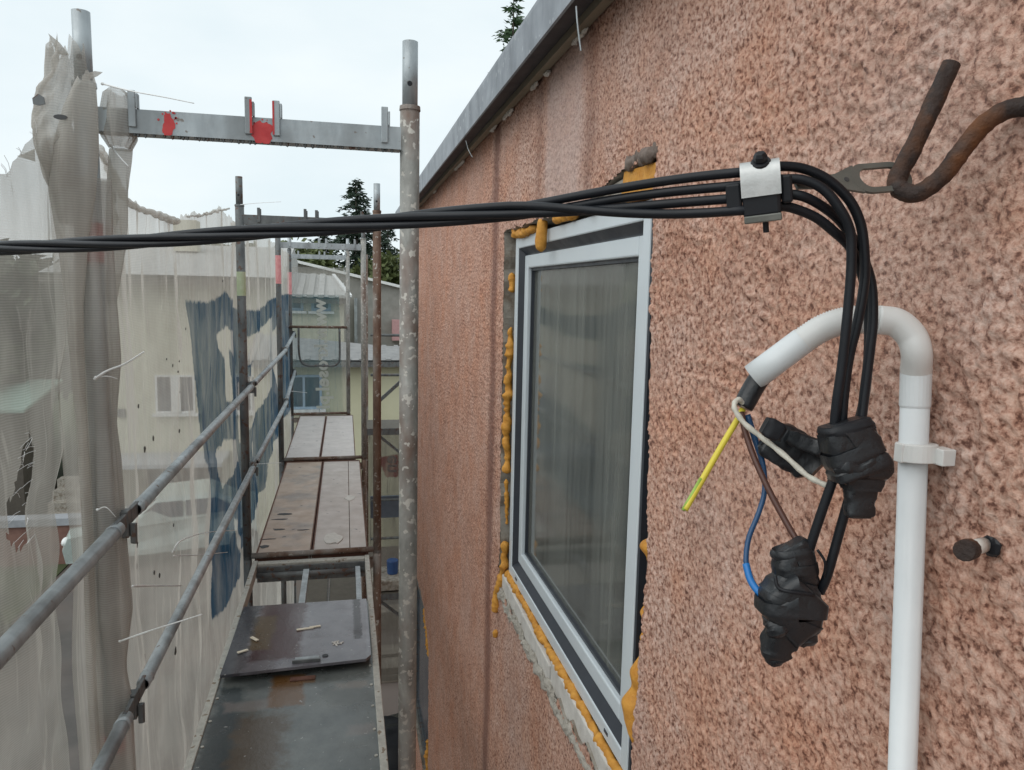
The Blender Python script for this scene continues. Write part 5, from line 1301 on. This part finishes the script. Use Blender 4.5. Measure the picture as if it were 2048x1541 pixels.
gh = thing('grey_house', 'grey roughcast house with a sloping parapet rising behind the cream wing', 'house', (2, 28, -5.8))
m = MB(); m.prism([(-2.4,-5.8),(8,-5.8),(8,-1.6),(2.0,-.02),(-2.4,.95)], 'y', 26, 34); m.build('wall', GREYW, gh, fix=True)
m = MB(); m.bar((-2.5,25.95,1.02), (2.0,25.95,.03), .25, .09); m.bar((2.0,25.95,.03), (8.1,25.95,-1.58), .25, .09); m.build('coping', WHITEP, gh)
m = MB(); m.box(1.55, 2.9, 25.6, 25.95, -1.75, -1.05); m.build('balcony_panel', mat_plain('faded pink panel', (.52,.30,.30), .7), gh)
m = MB(); m.box(.30, .40, 25.85, 25.98, -2.9, -.35); m.build('downpipe', GALV, gh)
window(gh, 3.2, 4.4, 26, -3.2, -2.0)

# shed, garden wall and steps on the left
sd = thing('garden_shed', 'garden shed with a mint green roof beyond the torn net', 'shed', (-8.2, 19, -5.8))
m = MB(); m.box(-8.9, -7.3, 19, 21, -5.8, -2.95); m.build('wall', mat_plain('brown shed boards', (.10,.085,.07), .8), sd)
m = MB(); m.add([(-9.1,18.7,-2.90),(-7.1,18.7,-2.90),(-7.1,21.2,-2.50),(-9.1,21.2,-2.50),(-9.1,18.7,-2.97),(-7.1,18.7,-2.97),(-7.1,21.2,-2.57),(-9.1,21.2,-2.57)], [(0,1,2,3),(7,6,5,4),(0,4,5,1),(1,5,6,2),(2,6,7,3),(3,7,4,0)])
m.build('roof', mat_plain('mint green sheet roof', (.30,.42,.36), .6), sd)
gw = thing('garden_wall', 'low red brick garden wall with a pale coping beside the lawn', 'wall', (-6.2, 16.6, -5.8))
m = MB(); m.box(-8.6, -4.9, 16.5, 16.75, -5.8, -4.95); m.build('brickwork', mat_noisy('dull red brick', (.17,.085,.07), (.25,.14,.11), 5, (.8,.95)), gw)
m = MB(); m.box(-8.65, -4.85, 16.44, 16.81, -4.947, -4.80); m.build('coping', mat_plain('pale coping', (.30,.31,.33), .8), gw)
st = thing('garden_steps', 'concrete garden steps climbing behind the torn net', 'steps', (-6.0, 17.6, -5.8))
for j in range(6):
    m = MB(); m.box(-6.6, -5.6, 17.4+.32*j, 17.72+.32*j, -5.8, -5.60+.20*j); m.build('step', MORTAR, st)

# ---- parked car
def car():
    t = thing('parked_car', 'pale green parked car on the street, blurred by the net', 'car', (-3.6, 17.0, -5.8))
    PAINT = mat_noisy('pale green car paint', (.40,.46,.43), (.44,.50,.47), 2, (.25,.35), .1, 0)
    prof = [(-2.05,.28),(-2.1,.55),(-2.0,.78),(-1.2,.90),(-.95,.93),(-.35,1.38),(.75,1.42),(1.45,1.05),(2.0,.98),(2.08,.6),(2.02,.28)]
    secs = [(-.80,.90),(-.72,1.0),(.72,1.0),(.80,.90)]
    m = MB(); n = len(prof); vs = []
    cx, cy = -3.6, 17.0; a = R(14); c, s = math.cos(a), math.sin(a)
    def W(x, y, z): return (cx+x*c-y*s, cy+x*s+y*c, -5.8+z)
    for (y, k) in secs:
        for (x, z) in prof: vs.append(W(x*(.97+.03*k), y*(1 if z < .95 else .84), .28+(z-.28)*(k if z > .9 else 1)))
    fs = [tuple(range(n-1,-1,-1)), tuple(3*n+i for i in range(n))]
    for q in range(3):
        for i in range(n): j = (i+1) % n; fs.append((q*n+i,q*n+j,(q+1)*n+j,(q+1)*n+i))
    m.add(vs, fs); body = m.build('body', PAINT, t, fix=True)
    m = MB(); m.add([W(-.97,-.62,.955),W(-.97,.62,.955),W(-.42,.55,1.36),W(-.42,-.55,1.36)], [(0,1,2,3)]); m.build('windscreen', BGLASS, body)
    for sgn in (-1, 1):
        m = MB(); m.add([W(-.80,sgn*.735,.99),W(.10,sgn*.735,.99),W(.10,sgn*.680,1.31),W(-.40,sgn*.680,1.31)], [(0,1,2,3)]); m.build('side_window', BGLASS, body)
        m = MB(); m.add([W(.16,sgn*.735,.99),W(1.20,sgn*.735,1.02),W(.75,sgn*.680,1.31),W(.16,sgn*.680,1.31)], [(0,1,2,3)]); m.build('side_window', BGLASS, body)
        m = MB(); m.blob(W(-2.04,sgn*.55,.66), (.08,.16,.09), 8, 6, 0); m.build('headlight', WHITEP, body, smooth=True)
        for wx in (-1.3, 1.3):
            p = W(wx, sgn*.68, .31); q = W(wx, sgn*.86, .31)
            m = MB(); m.cyl(p, q, .31, 20); wl_ = m.build('wheel', PLASTIC, t)
            m = MB(); m.cyl(q, W(wx, sgn*.868, .31), .19, 14); m.build('rim', GALV, wl_)
car()

# ------------------------------------------------------------------ trees
def conifer(x, y, h, r, seed, label, mat=CONM, base=-5.8, dens=1.0):
    rg = np.random.default_rng(seed)
    t = thing('conifer_tree', label, 'tree', (x, y, base), 'conifers beyond the houses')
    m = MB(); m.tube([(x,y,base),(x+.05,y,base+h*.5),(x,y,base+h*.98)], [.22,.13,.02], 10); m.build('trunk', BARK, t)
    V = []; T = []
    z = h*.12
    tris = []
    while z < h*.99:
        f = 1-z/h; R_ = r*(f**.8)*rg.uniform(.75,1.15)+.08
        nb = int(7+5*f)
        for b in range(nb):
            a = rg.uniform(0, 6.283); L_ = R_*rg.uniform(.6,1.15)
            k = max(4, int(L_*9*dens))
            for j in range(k):
                s = (j+.6)/k; px_, py_ = math.cos(a)*L_*s, math.sin(a)*L_*s
                pz = z + .10*L_*s - .38*L_*s*s + rg.normal(0,.05)
                for q in range(3):
                    th = a+rg.normal(0,.9); l = rg.uniform(.16,.36)*(1-.3*s); w = l*.24
                    c = np.array([px_+rg.normal(0,.06), py_+rg.normal(0,.06), pz+rg.normal(0,.05)])
                    d = np.array([math.cos(th), math.sin(th), rg.uniform(-.55,.15)]); d /= np.linalg.norm(d)
                    sd_ = np.cross(d, rg.normal(0,1,3)); sd_ /= np.linalg.norm(sd_)+1e-9
                    tris.append((c-sd_*w, c+sd_*w, c+d*l))
        z += h*.022*(1.2-.4*f)
    A = np.array(tris).reshape(-1, 3); A += np.array([x, y, base])
    np_mesh('crown', A, np.arange(len(A)).reshape(-1, 3), mat, t, False)
    return t
def broadleaf(x, y, h, r, seed, label, mat=DECM, base=-5.8, n=5200, leaf=.17):
    rg = np.random.default_rng(seed)
    t = thing('leafy_tree', label, 'tree', (x, y, base), 'leafy trees beyond the houses')
    m = MB(); m.tube([(x,y,base),(x+.1,y,base+h*.35),(x-.05,y,base+h*.6)], [.24,.17,.09], 10)
    cl = []
    for q in range(26):
        a = rg.uniform(0,6.283); e = rg.uniform(-.35,1.0); rr = r*rg.uniform(.35,.95)
        c = np.array([math.cos(a)*rr*math.cos(e*1.2), math.sin(a)*rr*math.cos(e*1.2), h*.62+e*h*.30]); cl.append((c, r*rg.uniform(.25,.45)))
    for c, s in cl[:9]:
        m.tube([(x,y,base+h*.42),(x+c[0]*.5,y+c[1]*.5,base+(h*.42+c[2])/2+.1),(x+c[0],y+c[1],base+c[2])], [.08,.05,.02], 6)
    m.build('trunk', BARK, t)
    k = rg.integers(0, len(cl), n); C = np.array([c for c, s in cl])[k]; S = np.array([s for c, s in cl])[k][:,None]
    u = rg.normal(0, 1, (n,3)); u /= np.linalg.norm(u, axis=1)[:,None]
    P = C+u*S*rg.uniform(.35,1.05,(n,1))
    d = rg.normal(0,1,(n,3)); d /= np.linalg.norm(d,axis=1)[:,None]; e = np.cross(d, rg.normal(0,1,(n,3))); e /= np.linalg.norm(e,axis=1)[:,None]
    l = rg.uniform(.6,1.3,(n,1))*leaf
    Q = np.stack([P-d*l, P+e*l*.5, P+d*l, P-e*l*.5], 1).reshape(-1,3)+np.array([x,y,base])
    np_mesh('crown', Q, np.arange(len(Q)).reshape(-1,4), mat, t, False)
    return t
conifer(.55, 38, 11.0, 5.2, 1, 'tall dark conifer rising above the grey parapet', dens=1.35)
conifer(3.35, 36, 8.6, 3.6, 2, 'dark conifer between the grey parapet and the near scaffold post', CONM)
conifer(2.4, 44, 9.9, 3.0, 9, 'farther dark conifer right behind the tall one', CONM)
conifer(-1.1, 40, 8.9, 3.6, 3, 'short dark conifer beside the tall one')
conifer(6.45, 30, 17.4, 3.6, 4, 'slim green conifer whose tip shows above the roof fascia', CONL, dens=1.5)
broadleaf(-1.7, 34, 7.6, 2.3, 5, 'olive leafy tree behind the end net')
broadleaf(1.4, 33, 7.2, 2.1, 6, 'olive leafy tree just behind the grey parapet')
broadleaf(-4.9, 36, 7.9, 2.4, 7, 'olive leafy tree behind the cream house chimney')
for j, (x, y, h, r) in enumerate([(-9.0,23,6.2,2.6), (-12.0,20,6.0,3.0), (-11.0,28,6.5,3.0), (-8.4,27.5,6.3,2.4), (-15.5,24,6.4,3.2)]):
    broadleaf(x, y, h, r, 20+j, ['dark tree behind the mint roofed shed', 'dark wide tree left of the mint roofed shed', 'tall dark tree behind the other garden trees', 'dark tree next to the cream house', 'dark tree at the far end of the lawn'][j], DECD, n=7500, leaf=.24)
rg = np.random.default_rng(5)
for j, (x, y) in enumerate([(-6.9,14.5), (-7.9,13.2), (-5.9,12.4)]):
    t = thing('shrub', ['shrub in front of the brick garden wall', 'shrub on the lawn beside the brick garden wall', 'shrub at the edge of the street by the lawn'][j], 'shrub', (x,y,-5.8))
    n = 1500; u = rg.normal(0,1,(n,3)); u /= np.linalg.norm(u,axis=1)[:,None]; u[:,2] = abs(u[:,2]); P = u*np.array([.8,.8,.9])*rg.uniform(.5,1.05,(n,1))
    d = rg.normal(0,1,(n,3)); d /= np.linalg.norm(d,axis=1)[:,None]; e = np.cross(d, rg.normal(0,1,(n,3))); e /= np.linalg.norm(e,axis=1)[:,None]; l = .09
    Q = np.stack([P-d*l,P+e*l*.5,P+d*l,P-e*l*.5],1).reshape(-1,3)+np.array([x,y,-5.8])
    np_mesh('leaves', Q, np.arange(len(Q)).reshape(-1,4), DECD, t, False)
